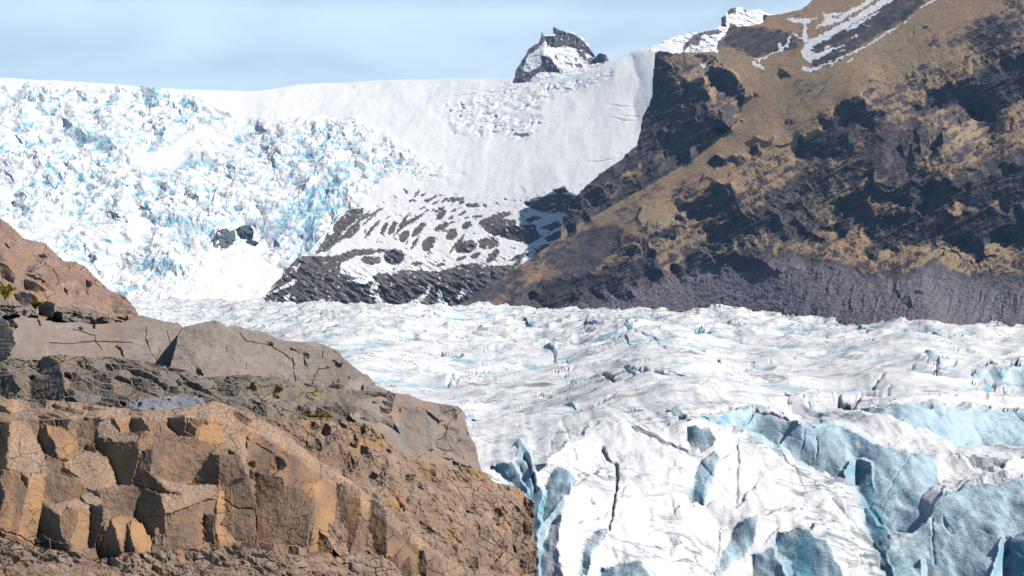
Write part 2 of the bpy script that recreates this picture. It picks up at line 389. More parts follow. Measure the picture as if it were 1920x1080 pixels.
def build_upper():
    fd = Field(-260, 1480, 30, 640, 2.0, UG_CTRL)
    X, Y = fd.X, fd.Y
    # smooth snow (0) to chaotic icefall (1)
    wx = X+14*noise3(X/40, Y/40, 1.5); wy = Y+8*noise3(X/40, Y/40, 5.5)
    ch = np.ones(X.shape)
    ch[inpoly(wx, wy, [(330,160),(560,140),(760,130),(960,120),(1100,100),(1500,30),(1500,400),(1090,430),(1000,560),(600,500),(640,430),(700,350),(720,330),(790,300),(760,285),(740,262),(660,225),(600,222),(540,232),(470,222),(430,222),(400,195),(360,180)])] = 0.0
    ch[inpoly(wx, wy, [(235,300),(300,275),(340,250),(420,228),(470,222),(400,258),(350,290),(335,308),(290,318)])] = 0.10
    ch[inpoly(wx, wy, [(370,500),(400,470),(470,465),(530,520),(520,580),(150,585),(260,545)])] = 0.3
    ch[inpoly(wx, wy, [(330,400),(370,410),(400,470),(350,500),(330,450)])] = 0.45
    ch[inpoly(wx, wy, [(-260,130),(240,150),(240,164),(-260,158)])] = 0.15
    ch[inpoly(wx, wy, [(760,300),(860,320),(860,345),(800,335),(740,330)])] = 0.3
    mid = np.zeros(X.shape)
    mid[inpoly(wx, wy, [(840,195),(960,160),(1060,150),(1140,122),(1150,140),(1060,170),(1010,200),(1010,235),(990,262),(850,250),(820,215)])] = 1
    mid[inpoly(wx, wy, [(660,285),(880,325),(790,335),(700,310)])] = 1
    ch = blur(ch, 4); mid = blur(mid, 3)
    # big forms: bands of steps and hollows of the icefall
    fd.setn(np.ones(X.shape), (0.04, -0.55, 0.83), 0.85); gx0 = fd.gx.copy(); gy0 = fd.gy.copy()
    bands = fbm(X/150, Y/38+X/500, 2.2, 4)
    fd.setn(np.clip(np.abs(bands)*1.3, 0, 1)*ch, (-0.25-0.25*np.sign(bands), -0.7, 0.50-0.30*np.sign(bands)), 0.5)
    fd_auto(fd, 46, 18, -6, 3, ((0.24, (-0.72,-0.58,0.2)), (0.25, (0.2,-0.5,0.8)), (0.12, (-0.3,-0.9,0.1))), 0.22, 0.75, (0.0,-0.75,0.6))
    fd_auto(fd, 17, 10, 4, 9, ((0.22, (-0.72,-0.55,0.2)), (0.3, (0.2,-0.5,0.8)), (0.15, (-0.3,-0.9,0.1))), 0.25, 0.7, (0.0,-0.75,0.6))
    fd.gx = gx0+(fd.gx-gx0)*ch; fd.gy = gy0+(fd.gy-gy0)*ch; fd.lab[ch < 0.3] = 0
    PL = []
    for P in ([(115,250),(150,246),(200,262),(225,285),(190,285),(150,275)], [(130,330),(160,350),(175,358),(215,358),(245,350),(220,338),(175,345),(150,325),(110,310)],
              [(80,390),(100,396),(180,385),(175,375),(110,382)], [(320,400),(400,425),(405,450),(330,440),(250,405)], [(480,390),(560,370),(620,330),(660,300),(610,400),(560,430),(540,460),(500,430)],
              [(395,425),(430,405),(520,415),(560,400),(540,440),(500,470),(470,425),(400,430)], [(250,480),(330,500),(330,520),(250,515),(210,505)], [(340,440),(395,455),(350,475),(310,455)],
              [(270,160),(300,168),(290,200),(275,210),(262,190)],[(330,180),(370,190),(360,205),(335,200)],[(380,195),(430,210),(440,222),(410,215)],
              [(620,340),(660,320),(640,370),(600,420),(580,470),(560,480),(570,430)]):
        fd.poly(P, (-0.72, -0.58, 0.18), 0.8, 5, 14); PL.append(fd.nl-1)
    # right-hand snow field swell, shaded left flank under the cliff and by the icefall head
    fd.poly([(1180,100),(1228,100),(1226,180),(1205,215),(1195,230),(1185,190),(1200,160)], (-0.62, -0.5, 0.55), 0.5, 3, 12)
    fd.poly([(1060,165),(1140,135),(1150,140),(1090,162),(1060,172)], (-0.7, -0.6, 0.2), 0.9, 3, 12)
    fd.poly([(968,248),(995,250),(990,258),(968,256)], (-0.6,-0.75,0.1), 1)
    fd.poly([(974,345),(984,350),(986,364),(980,357)], (-0.5,-0.6,0.4), .59)
    fd.ew = 0.15; fd.solve(210, 16)
    # mesh rows run from the skyline down
    nx, ny = 1300, 640
    xs = np.linspace(-260, 1440, nx); top = np.interp(xs, SKY[:, 0], SKY[:, 1])+1.1*fbm(xs/14, 0*xs, 0*xs+4, 4)*np.interp(xs, [300, 420, 1100, 1250], [1, .15, .3, 1])
    t = np.linspace(0, 1, ny)[:, None]
    PX = np.broadcast_to(xs, (ny, nx)); PY = top[None]*(1-t)+600*t
    W = fd.at(PX, PY); x, y, z = pos(PX, PY, W)
    c = fd.at(PX, PY, ch); md = fd.at(PX, PY, mid)
    edge = sstep(0, 0.02, t)
    # seracs: tilted blocks of two sizes in the flow, split by crevasses that run across it
    sx, sy = x+14*noise3(x/60, y/60, 0.5), y+22*noise3(x/70, y/70, 9.5)
    cx, cy, f1, f2 = cells(sx/85, sy/52, 3); hb = hf(cx, cy, 5)
    tx = (hf(cx, cy, 21)-0.5); 
    b1 = (hb-0.5)*1.3+np.clip(f2*2.2, 0, 0.6)
    cx2, cy2, g1, g2 = cells(sx/36+3, sy/24+9, 11); b2 = (hf(cx2, cy2, 6)-0.5)+np.clip(g2*2, 0, 0.5)
    cx3, cy3, e1, e2 = cells(sx/13+3, sy/14+9, 14); b3 = (hf(cx3, cy3, 8)-0.5)+np.clip(e2*2, 0, 0.5)
    fb = fbm(x/30, y/45, z/30, 4)
    big = fbm(x/170, y/150, 0.3, 3)
    act = np.clip(0.75+0.9*fbm(x/210+3, y/300, 6.1, 3), 0.35, 1.35)
    h = c*act*(6*b1+6*b2+3.4*b3+6*fb)+c*14*big
    h = h+c*9*(ridged(x/210+0.5*noise3(x/160, y/120, 3), y/44+x/600, 7.5, 3)-0.45)
    cr = ridged(x/70+0.4*noise3(x/90, y/90, 1), y/34, 2.5, 4)
    h = h-md*15*np.clip(cr-0.62, 0, 1)*3+md*4*fb
    h = h+(1-c)*(4.5*fbm(x/140, y/200, 3, 4)+1.2*ridged(x/90, y/260, 1, 3))*(1-0.5*md)
    # long thin crevasses in the snow field on the right
    for P in ([(1140,195),(1160,198),(1200,200)], [(1160,217),(1200,218)], [(1140,218),(1170,227),(1200,226)], [(880,170),(930,172),(980,166)], [(700,320),(760,300),(800,290)],[(1090,305),(1160,300)],
              [(820,185),(900,175)],[(840,205),(900,214)],[(870,225),(950,232)],[(990,205),(1015,200)]):
        d, tt = dline(PX+2*noise3(PX/9, PY/9, 1), PY+noise3(PX/9, PY/9, 4), P); h = h-3*np.exp(-(d/1.2)**2)*np.sin(np.pi*np.clip(tt, .05, .95))
    h = h*edge
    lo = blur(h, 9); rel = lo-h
    z = z+h
    steep = np.clip(rel/7.0, -0.2, 1)
    r_ = np.clip(steep*1.1+0.32*fd.at(PX, PY, blur((fd.lab > 0).astype(float)*np.isin(fd.lab, PL), 4))+0.35*c*fbm(x/140, y/190, 8, 3)+0.16*c, 0, 1)*np.clip(c+0.8*md+0.25, 0, 1)  # bare ice blue, plus blue shade painted on left-facing steps and hollows
    deep = np.clip((rel-9)/12, 0, 0.8)*c  # deepest hollows painted darker, as ice colour and shade
    grit = 0.25*c*np.clip(fbm(x/30, y/60, 1, 4), 0, 1)+0.28*sstep(150, 0, np.abs(PY-520))*c*np.clip(fbm(x/50, y/50, 12, 4), 0, 1)
    m = ice_material('icefall_ice', 0.045, 1.6, blue=(0.33, 0.62, 0.79))
    make_mesh('icefall', (x, y, z), np.ones(x.shape, bool), m.m, (r_, grit, deep), skirt=0.06, drop=60, kind='structure',
              label='broken white and blue icefall dropping from the snowy skyline')
    return fd
upper = build_upper()

# ------------------------------------------------------------------ dark rock window in the icefall
def lump(name, poly, ctrl, facets, mat, label=None, cat=None, step=1.0, lam=25, ew=0.04, amp=0.01, ns=14, rough=0.0, attr=None, skirt=0.03, auto=None, kind=None, group=None, snowf=None, smooth=False, warp=2.0, ws=9.0, drop=0, disp=None, jig=0.0, base=None):
    P = np.asarray(poly, float); x0, y0 = P.min(0)-8; x1, y1 = P.max(0)+8
    fd = Field(x0, x1, y0, y1, max(step, 1.25), ctrl); fd.ew = ew
    if base is not None:
        fd.W0 = base(fd.X, fd.Y); fd.bx, fd.by = np.gradient(fd.W0, axis=1), np.gradient(fd.W0, axis=0); fd.gx[:] = fd.bx; fd.gy[:] = fd.by
    if auto: auto(fd)
    for f in facets:
        fd.poly(f[0], f[1], f[2] if len(f) > 2 else 1.0, warp, ws)
    fd.solve(lam)
    X, Y = np.meshgrid(np.arange(x0, x1, step), np.arange(y0, y1, step)); W = fd.at(X, Y)
    if disp is not None: W = W+disp(X, Y)
    x, y, z = pos(X, Y, W); s = y.mean()/F*ns
    W = W+amp*fbm(x/s, y/s, z/s, 5, 0.55)
    x, y, z = pos(X, Y, W)
    jx = jig*fbm(X/7, Y/7, 2.0, 3); jy = jig*fbm(X/7, Y/7, 7.0, 3)
    keep = inpoly(X+jx, Y+jy, P)
    at = attr(X, Y) if attr else (0*X, 0*X, 0*X)
    return make_mesh(name, (x, y, z), keep, mat, at, skirt=skirt, smooth=smooth, label=label, cat=cat, kind=kind, group=group, drop=drop)

LN, RN, FN, TN, UN, DN = (-0.75,-0.65,0.08), (0.55,-0.80,0.22), (0.0,-0.97,0.25), (0.15,-0.50,0.85), (0.05,-0.78,0.62), (-0.55,-0.75,-0.35)
mblue = rock_material('blue_grey_rock', (0.06,0.10,0.13), (0.12,0.16,0.18), (0.24,0.26,0.26), 0.02, 3, crack=False, lichen=False)
lump('rock_outcrop', [(399,470),(402,445),(408,430),(425,427),(430,433),(440,430),(455,422),(470,423),(477,432),(474,450),(486,455),(470,464),(455,468),(434,469),(425,465),(405,473)],
     [(399,470,3230),(480,470,3230),(440,425,3300),(400,425,3290),(480,425,3300)],
     [([(399,475),(402,445),(410,430),(432,430),(432,470)], (0.3,-0.9,0.3)), ([(432,470),(430,432),(440,430),(445,470)], RN), ([(440,430),(480,420),(490,470),(445,470)], LN)],
     mblue.m, 'small dark rock window showing through the blue icefall', 'rock', amp=0.0016, skirt=0.015, jig=1.5, base=lambda X, Y: upper.at(X, Y)-0.007)

# ================================================================== rocky peak on the skyline
zz = lambda pts, ox, oy, k: [(ox+a/k, oy+b/k) for a, b in pts]
def build_peak():
    Z = lambda pts: zz(pts, 940, 20, 6.0)
    poly = Z([(110,830),(150,740),(160,670),(215,590),(230,540),(270,500),(300,430),(380,375),(420,360),(440,300),(455,240),(468,240),(475,275),(530,280),(578,262),(580,200),(598,175),(640,215),(700,225),(745,255),(758,215),(775,245),(800,235),(860,285),(920,300),(945,345),(985,380),(1000,430),(1030,470),(1060,520),(1090,480),(1130,470),(1160,490),(1180,480),(1190,530),(1215,560),(1200,640),(1100,760),(800,860),(400,900),(100,900)])
    ctrl = [(960,158,5700),(1100,130,5600),(1140,110,5600),(1040,52,5900),(990,90,5800),(1110,75,5850),(1040,140,5650)]
    rock = [Z([(160,670),(270,500),(300,430),(420,360),(455,240),(600,170),(860,285),(1000,430),(1060,520),(940,480),(820,420),(700,400),(620,420),(520,410),(500,330),(440,400),(360,470),(300,500),(250,640),(240,800),(110,830)]),
            Z([(455,500),(560,520),(600,600),(650,660),(660,700),(540,690),(440,690),(350,740),(330,800),(160,830),(240,680),(300,690),(440,620)]),
            Z([(600,470),(650,560),(600,540)]), Z([(830,420),(940,480),(960,580),(880,520)]), Z([(830,600),(890,590),(920,640),(850,640)]), Z([(960,540),(1050,520),(1090,590),(990,610)]), Z([(1055,520),(1090,480),(1190,480),(1220,560),(1090,590)]),
            Z([(700,570),(790,590),(810,640),(760,610)]), Z([(820,520),(860,530),(840,580)]),Z([(710,500),(745,520),(730,540)])]
    snow_in = [Z([(480,330),(520,370),(570,400),(540,400)]), Z([(500,560),(530,570),(520,590)]), Z([(550,600),(590,610),(580,640)]), Z([(470,270),(600,262),(600,285),(480,285)])]
    def at(X, Y):
        a = X+1.4*fbm(X/5, Y/5, 1, 3); b = Y+1.4*fbm(X/5, Y/5, 6, 3)
        r = np.zeros(X.shape)
        for p in rock: r[inpoly(a, b, p)] = 1
        for p in snow_in: r[inpoly(a, b, p)] = 0
        r[(fbm(X/4, Y/7, 3, 3) > 0.62)] = 0
        return (0.15+0*X, 0*X, 1-r)
    f = [(Z([(110,830),(300,430),(455,240),(500,330),(450,620),(330,800)]), (-0.62,-0.7,0.35)), (Z([(450,500),(580,560),(660,700),(440,700)]), (-0.6,-0.75,0.2)),
         (Z([(470,430),(620,400),(1000,450),(1090,590),(700,700),(560,540)]), (0.2,-0.7,0.68)), (Z([(600,180),(860,280),(1000,430),(1000,500),(820,420),(620,420)]), (-0.25,-0.95,0.1)),
         (Z([(470,280),(600,280),(620,420),(520,400)]), (-0.7,-0.7,0.1)), (Z([(850,285),(940,330),(1060,520),(940,480),(850,400)]), (0.1,-0.97,0.1)), (Z([(1055,520),(1090,480),(1160,480),(1150,590),(1090,590)]), (-0.7,-0.7,0.1))]
    m = rock_material('peak_rock', (0.10,0.085,0.09), (0.17,0.13,0.13), (0.24,0.20,0.20), 0.02, 3, crack=False, lichen=False)
    lump('rocky_peak', poly, ctrl, f, m.m, 'jagged dark rock peak streaked with snow standing on the skyline', 'mountain peak', step=0.5, lam=30, amp=0.0012, ns=16, attr=at, skirt=0.03, warp=1.5, ws=8, jig=0.8)
    # snowy summit further right
    Z = lambda pts: zz(pts, 1280, 0, 3.0)
    poly = Z([(-140,330),(-130,240),(-90,225),(-20,195),(40,180),(90,180),(170,170),(215,140),(218,90),(240,85),(250,65),(270,45),(330,38),(360,60),(430,50),(470,70),(500,80),(560,75),(560,320)])
    ctrl = [(1270,100,4700),(1300,60,4850),(1380,20,5000),(1450,30,5000),(1440,100,4700),(1350,100,4700)]
    rk = [Z([(0,260),(60,200),(150,165),(220,180),(160,200),(110,190),(90,260),(40,250),(10,290)]), Z([(215,95),(245,85),(245,150),(215,150)]), Z([(250,50),(300,40),(300,70),(255,85)]), Z([(340,55),(360,60),(355,75)]),
          Z([(455,80),(500,90),(500,150),(450,150)]), Z([(130,170),(200,165),(230,180),(200,190)]), Z([(200,230),(240,200),(230,280),(190,280)])]
    def at2(X, Y):
        a = X+1.2*fbm(X/4, Y/4, 1, 3); b = Y+1.2*fbm(X/4, Y/4, 6, 3)
        r = np.zeros(X.shape)
        for p in rk: r[inpoly(a, b, p)] = 1
        r[(fbm(X/5, Y/4, 9, 3) > 0.6) & (X < 1360) & (Y > 50)] = 1
        return (0*X, 0*X, 1-r)
    f = [(Z([(-60,310),(0,250),(90,180),(170,170),(100,290)]), (-0.5,-0.7,0.5)), (Z([(215,95),(245,85),(240,150),(215,150)]), LN), (Z([(455,80),(500,90),(480,150),(450,150)]), LN)]
    lump('snowy_summit', poly, ctrl, f, m.m, 'snow dome with small dark crags behind the brown mountain ridge', 'mountain peak', step=0.6, lam=30, amp=0.0018, ns=14, attr=at2, skirt=0.03, jig=0.3)
build_peak()

# ================================================================== rock spur with snow strips below the snow field
def build_spur():
    Z = lambda pts: zz(pts, 480, 280, 3.0)
    poly = SPUR
    ctrl = [(486,566,3000),(860,580,2930),(620,500,3110),(560,460,3180),(640,400,3300),(760,352,3440),(900,360,3310),(1060,345,3090),(1080,440,3020),(900,470,3130),(760,470,3250)]
    band = [Z([(40,850),(60,820),(130,740),(150,700),(150,600),(330,600),(440,600),(560,560),(620,570),(480,640),(470,690),(560,720),(600,760),(660,740),(720,720),(800,690),(900,680),(1020,690),(1150,650),(1230,640),(1300,660),(1440,650),(1500,600),(1440,750),(1200,900),(1100,1000),(200,1000),(60,900)]),
            Z([(330,590),(430,430),(520,340),(610,330),(600,370),(500,450),(400,570)]), Z([(1500,300),(1560,275),(1640,260),(1680,250),(1790,260),(1780,350),(1720,360),(1600,350),(1520,320)]), Z([(1660,225),(1740,218),(1760,240),(1700,255)]),
            Z([(1270,400),(1350,360),(1430,350),(1440,370),(1380,390),(1460,400),(1470,430),(1570,420),(1580,460),(1610,490),(1540,535),(1480,520),(1350,490),(1300,470),(1270,440)]),
            Z([(1250,510),(1340,490),(1370,540),(1330,560),(1250,560)]), Z([(1600,440),(1700,400),(1720,430),(1660,460)]), Z([(1620,500),(1720,450),(1730,500),(1640,520)]), Z([(1420,630),(1450,600),(1560,570),(1520,600),(1440,635)]),
            Z([(1560,590),(1600,540),(1680,530),(1600,600)]), Z([(1500,400),(1560,372),(1610,385),(1540,412)])]
    el = [(775,605,58,45,0),(645,625,55,24,5),(600,580,80,18,-5),(540,460,55,26,-45),(650,450,70,10,-50),(720,445,38,13,-60),(765,445,42,16,-60),(820,425,50,16,-60),(650,365,75,9,-30),(880,400,65,11,-30),(830,490,38,24,-55),
          (915,450,55,18,-45),(970,530,48,32,-50),(890,530,40,9,-60),(1040,370,38,18,-50),(1030,340,30,10,-30),(1045,435,48,17,-25),(1100,480,36,28,-50),(1040,450,40,12,15),(1180,550,62,34,-15),(1130,530,70,11,-50),(1180,430,30,20,-30),
          (1230,600,30,14,-25),(1150,615,28,11,-20),(1330,600,48,22,-50),(1215,315,40,12,5),(1290,320,14,7,20),(1150,300,20,8,-20),(1155,362,26,10,-20),(970,285,28,8,-20),(1000,270,20,6,-30),(1060,285,22,8,-30),(1090,285,22,9,-30),(1120,285,25,9,-25),(1150,282,22,8,-25),
          (905,645,30,12,0),(1035,650,25,9,-10),(700,570,40,12,0),(845,525,18,6,-50),(935,330,16,6,-20),(960,345,16,5,-30),(905,245,22,5,-30),(840,235,25,5,40),(880,290,20,5,0),(1110,345,18,8,-20),(1240,380,28,8,-10),(1270,410,20,12,-40),
          (1100,385,12,9,-50),(1185,385,14,6,-10),(850,375,30,7,-35),(740,385,20,4,-30),(1100,410,12,7,-10),(900,260,18,5,-30),(940,255,22,5,-25),(1010,300,22,6,-30),(990,345,12,5,-30),(1140,330,14,5,-20),(780,480,22,4,-45),(610,460,12,6,-60),(600,380,60,6,-40),
          (630,400,50,6,-40),(560,420,60,7,-42),(500,480,60,8,-50),(450,520,50,7,-48),(700,715,50,16,-10),(830,690,40,10,-5),(870,720,50,14,-15),(850,145,18,8,-30),(905,140,26,11,-35),(1020,148,30,7,0),(1065,152,25,6,15)]
    snow = [Z([(660,740),(690,750),(680,800),(710,850),(720,1000),(700,1000),(690,870),(640,820),(640,790)]), Z([(860,860),(920,830),(960,800),(970,760),(985,770),(960,820),(900,890),(800,1000),(780,1000),(820,880)]),
            Z([(1020,800),(1040,790),(1050,840),(1080,870),(1060,1000),(1000,1000),(1020,850)]), Z([(1120,850),(1160,780),(1190,800),(1150,840)]), Z([(60,820),(220,730),(215,760),(120,800)]), Z([(200,665),(260,640),(220,690)]),
            Z([(150,840),(190,810),(180,850)]), Z([(500,740),(560,730),(620,760),(560,760)])]
    def at(X, Y):
        a = X+3.0*fbm(X/7, Y/6, 1, 5, 0.6); b = Y+2.0*fbm(X/7, Y/6, 6, 5, 0.6)
        r = np.zeros(X.shape)
        for p in band: r[inpoly(a, b, p)] = 1
        for cx, cy, ra, rb, an in el:
            cx = 480+cx/3; cy = 280+cy/3; ra /= 3; rb /= 3; c, s = math.cos(R(an)), math.sin(R(an))
            u = (a-cx)*c+(b-cy)*s; v = -(a-cx)*s+(b-cy)*c
            r[(u/ra)**2+(v/rb)**2 < 1] = 1
        n = fbm((X+Y*0.6)/22, (Y-X*0.6)/6, 4, 4)
        r[(n > 0.60) & (Y > 365) & (X > 700) & (X < 1080)] = 1
        for p in snow: r[inpoly(a, b, p)] = 0
        r[(fbm(X/9, Y/5, 14, 3) > 0.66) & (Y < 575)] = 0
        return (0.25*sstep(.1, .5, fbm(X/60, Y/40, 3, 3)), 0*X, 1-r)
    def disp(X, Y):
        a = at(X, Y)[2]; s = blur(a, 1)       # snow lies a little above the rock it covers
        nn = fbm((X+Y*0.5)/26, (Y-X*0.5)/9, 2, 5)
        return -0.0009*s-(0.0016*nn)*sstep(440, 550, Y)-0.0010*sstep(420, 550, Y)*ridged((X+Y)/30, (Y-X)/12, 3, 4)-0.0007*nn*(1-s)
    f = [([(486,570),(530,510),(560,480),(580,500),(600,540),(590,600),(500,600)], (-0.6,-0.75,0.25), .8), ([(730,600),(720,540),(800,520),(840,560),(840,600)], (0.15,-0.85,0.45), .6),
         ([(600,600),(590,520),(650,520),(700,550),(700,600)], (0.15,-0.9,0.35), .6), ([(840,600),(820,540),(860,520),(960,500),(940,560)], (-0.5,-0.8,0.3), .7),
         (Z([(720,605),(775,560),(835,590),(800,650),(730,640)]), (-0.5,-0.8,0.1)), (Z([(1300,470),(1460,420),(1610,490),(1540,535),(1350,490)]), (-0.6,-0.7,0.2)),
         (Z([(1500,300),(1680,260),(1790,280),(1720,360),(1520,330)]), (-0.6,-0.7,0.2)), (Z([(1120,580),(1150,530),(1240,520),(1200,580)]), (-0.55,-0.7,0.2)),
         (Z([(330,590),(430,430),(520,340),(610,330),(500,450)]), (-0.55,-0.75,0.2))]
    m = rock_material('spur_rock', (0.085,0.08,0.09), (0.15,0.13,0.13), (0.25,0.205,0.18), 0.03, 2.5, crack=False, lichen=False)
    lump('rock_spur', poly, ctrl, f, m.m, None, None, step=0.8, lam=40, amp=0.0006, ns=20, attr=at, skirt=0.02, kind='structure', disp=disp, smooth=True, drop=20, base=lambda X, Y: upper.at(X, Y)-0.0045-0.012*sstep(380, 560, Y))
build_spur()

# ================================================================== mountain on the right
def build_mountain():
    Z3 = lambda pts: zz(pts, 1280, 0, 3.0); Z5 = lambda pts: zz(pts, 1040, 280, 1920/880.)
    ridge = [(1228,98),(1236,95),(1262,100),(1300,97),(1345,98),(1352,85),(1362,60),(1370,42),(1385,50),(1405,48),(1430,42),(1438,28),(1460,26),(1500,18),(1515,8),(1522,0),(1560,-20),(1700,-90),(2160,-190)]
    left = [(1100,345),(1150,310),(1195,270),(1205,220),(1222,180),(1226,130)]
    poly = [(840,582),(870,565),(930,525),(1000,480),(1050,445),(1056,405),(1068,385)]+left+ridge+[(2160,700),(840,700)]
    ctrl = [(840,575,3020),(1100,580,2640),(1300,588,2200),(1400,592,2030),(1500,602,1700),(1600,608,1560),(1920,616,1400),(2150,620,1320),(840,700,2800),(1500,700,1600),(2150,700,1250),
            (1225,100,3500),(1900,0,2080),(1900,-190,2350),(2150,-190,2100),(2150,100,1800),(1600,0,2650),(1450,10,3100),(1600,300,2150),(1900,300,1740),(1400,300,2650),(1250,300,2950),(1080,400,3150),(1100,345,3330),(1200,240,3560),(1000,500,2900),(1750,450,1720)]
    fd = Field(820, 2160, -200, 700, 2.0, ctrl)
    X, Y = fd.X, fd.Y
    # terraces and gullies running down to the left
    q = (X+0.62*Y); r_ = (Y*1.0+0.52*X)
    n1 = fbm(q/230, (r_)/34, 1.1, 5, 0.6); n2 = fbm(q/60+4, r_/60, 3.1, 4, 0.6)
    low = sstep(-30, 70, Y-(600-0.62*(X-900))+60*fbm(X/110, Y/70, 6.6, 4))                 # craggy ground below the grass slope
    low = np.clip(low+inpoly(X, Y, [(1225,90),(1340,105),(1400,170),(1380,230),(1300,300),(1050,440),(1040,400)]), 0, 1)
    s = n1+0.7*n2
    nxx = -0.20-0.80*s*low-0.12*s; nzz = 0.78-0.45*np.clip(s, 0, 1)*low-0.1*s
    fd.setn(np.ones(X.shape), (nxx, -0.62+0*X, nzz), 0.92)
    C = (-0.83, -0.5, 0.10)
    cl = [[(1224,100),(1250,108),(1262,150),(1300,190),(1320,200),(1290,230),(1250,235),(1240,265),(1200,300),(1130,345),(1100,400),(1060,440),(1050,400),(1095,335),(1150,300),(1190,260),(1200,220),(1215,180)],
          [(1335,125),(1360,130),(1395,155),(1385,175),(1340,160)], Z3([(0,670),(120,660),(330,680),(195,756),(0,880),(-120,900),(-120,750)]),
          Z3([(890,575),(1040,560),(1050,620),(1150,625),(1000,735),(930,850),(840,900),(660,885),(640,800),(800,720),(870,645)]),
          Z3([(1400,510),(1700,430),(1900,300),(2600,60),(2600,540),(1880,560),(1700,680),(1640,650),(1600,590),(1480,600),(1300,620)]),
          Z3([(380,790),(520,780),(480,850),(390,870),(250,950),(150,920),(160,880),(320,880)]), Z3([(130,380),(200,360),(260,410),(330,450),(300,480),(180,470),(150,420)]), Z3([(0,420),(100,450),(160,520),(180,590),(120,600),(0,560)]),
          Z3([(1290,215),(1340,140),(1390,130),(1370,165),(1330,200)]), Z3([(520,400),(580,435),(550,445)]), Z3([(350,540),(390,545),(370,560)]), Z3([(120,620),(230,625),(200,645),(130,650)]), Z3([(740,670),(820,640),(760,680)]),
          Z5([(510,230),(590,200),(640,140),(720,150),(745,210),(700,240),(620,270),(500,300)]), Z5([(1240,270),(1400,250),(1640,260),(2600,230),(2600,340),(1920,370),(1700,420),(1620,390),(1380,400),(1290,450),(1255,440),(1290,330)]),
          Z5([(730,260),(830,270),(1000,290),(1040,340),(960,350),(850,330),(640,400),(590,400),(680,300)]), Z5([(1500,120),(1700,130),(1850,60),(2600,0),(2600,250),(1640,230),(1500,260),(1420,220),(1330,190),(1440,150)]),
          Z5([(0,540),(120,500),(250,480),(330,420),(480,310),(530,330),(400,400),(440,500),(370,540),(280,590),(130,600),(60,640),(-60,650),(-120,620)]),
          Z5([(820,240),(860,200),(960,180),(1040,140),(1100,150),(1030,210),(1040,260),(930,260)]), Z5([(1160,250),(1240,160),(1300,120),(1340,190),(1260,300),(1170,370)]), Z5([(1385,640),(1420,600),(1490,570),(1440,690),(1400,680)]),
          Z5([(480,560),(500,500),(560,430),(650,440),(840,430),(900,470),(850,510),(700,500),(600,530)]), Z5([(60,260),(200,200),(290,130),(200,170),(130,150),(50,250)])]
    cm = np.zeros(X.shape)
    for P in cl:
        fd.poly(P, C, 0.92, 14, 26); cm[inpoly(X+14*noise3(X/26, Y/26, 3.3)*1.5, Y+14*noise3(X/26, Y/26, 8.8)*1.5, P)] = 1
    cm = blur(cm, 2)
    for P in cl[3:5]: fd.poly([(a, b) for a, b in P], C, 0.95, 6, 20)
    # lit ribs between the dark gullies
    LT = (-0.05, -0.70, 0.70)
    for P in (Z3([(150,960),(400,880),(620,800),(560,900),(400,950),(200,1000),(120,1010)]), Z3([(900,760),(1000,720),(1100,700),(1050,760),(920,800)]), Z3([(1300,720),(1420,690),(1500,720),(1420,850),(1400,950),(1310,900),(1340,800)]),
              Z3([(1460,640),(1540,590),(1620,590),(1640,640),(1560,680)]), Z3([(1200,820),(1300,790),(1310,870),(1240,900)]), Z3([(1560,960),(1700,920),(1760,950),(1660,1020),(1500,1060)]), Z3([(1600,860),(1860,680),(1870,700),(1640,880)]),
              Z5([(320,270),(440,200),(520,190),(500,290),(450,330),(350,300)]), Z5([(800,240),(860,200),(1000,180),(1030,200),(900,240),(820,260)]), Z5([(1300,140),(1400,90),(1500,80),(1440,140),(1340,160)]), Z5([(1480,150),(1530,150),(1500,240),(1450,250)]),
              Z5([(1230,440),(1240,360),(1300,290),(1400,235),(1400,250),(1300,330),(1260,460)]), Z5([(1390,395),(1650,400),(1700,430),(1920,420),(1760,495),(1640,430),(1500,420)]), Z5([(1040,350),(1130,310),(1160,360),(1100,370)]),
              Z5([(700,420),(860,340),(870,350),(720,420)]), Z5([(800,400),(990,290),(1000,300),(860,400)])):
        fd.poly(P, LT, 0.8, 8, 20)
    fd.poly([(1060,580),(1240,535),(1400,505),(1560,505),(1660,520),(1720,600),(1720,680),(1060,680)], (-0.10,-0.74,0.66), 0.8, 8, 20)
    fd.ew = 0.06; fd.solve(1100, 26)
    fd.W = fd.W+0.09
    if DBG: print([(a, b, int(math.exp(fd.at(np.array(float(a)), np.array(float(b)))))) for a, b in ((1240,110),(1300,100),(1360,90),(1225,180),(1210,240),(1160,310),(1100,360),(1065,420),(1000,490),(900,560),(1100,570),(1400,590),(1700,610),(1900,610),(1900,10),(1600,10))])
    nx, ny = 1240, 800
    PX, PY = np.meshgrid(np.linspace(838, 2140, nx), np.linspace(-120, 640, ny))
    W = fd.at(PX, PY); x, y, z = pos(PX, PY, W)
    q = PX+0.62*PY; r_ = PY+0.52*PX
    lw = sstep(-30, 70, PY-(600-0.62*(PX-900))+60*fbm(PX/110, PY/70, 6.6, 4))
    lw = np.clip(lw+inpoly(PX, PY, [(1225,90),(1340,105),(1400,170),(1380,230),(1300,300),(1050,440),(1040,400)]), 0, 1)
    scr = sstep(0, 40, PY-np.interp(PX, [840,1060,1200,1300,1400,1500,1580,1640,1760,1860,1960,2160], [590,560,520,490,480,470,480,500,480,515,490,480])+14*fbm(PX/60, PY/60, 2, 3))
    # rock ribs, crags, rubble
    rg = ridged(q/120, r_/26, 0.7, 5, 0.55); rg2 = ridged(PX/26, PY/22, 4.7, 5, 0.6); rg3 = ridged((PX-0.55*PY)/170+0.3*noise3(PX/60, PY/60, 2), r_/24, 6.7, 4, 0.5)
    fine = fbm(x/22, y/34, z/22, 4, 0.5)
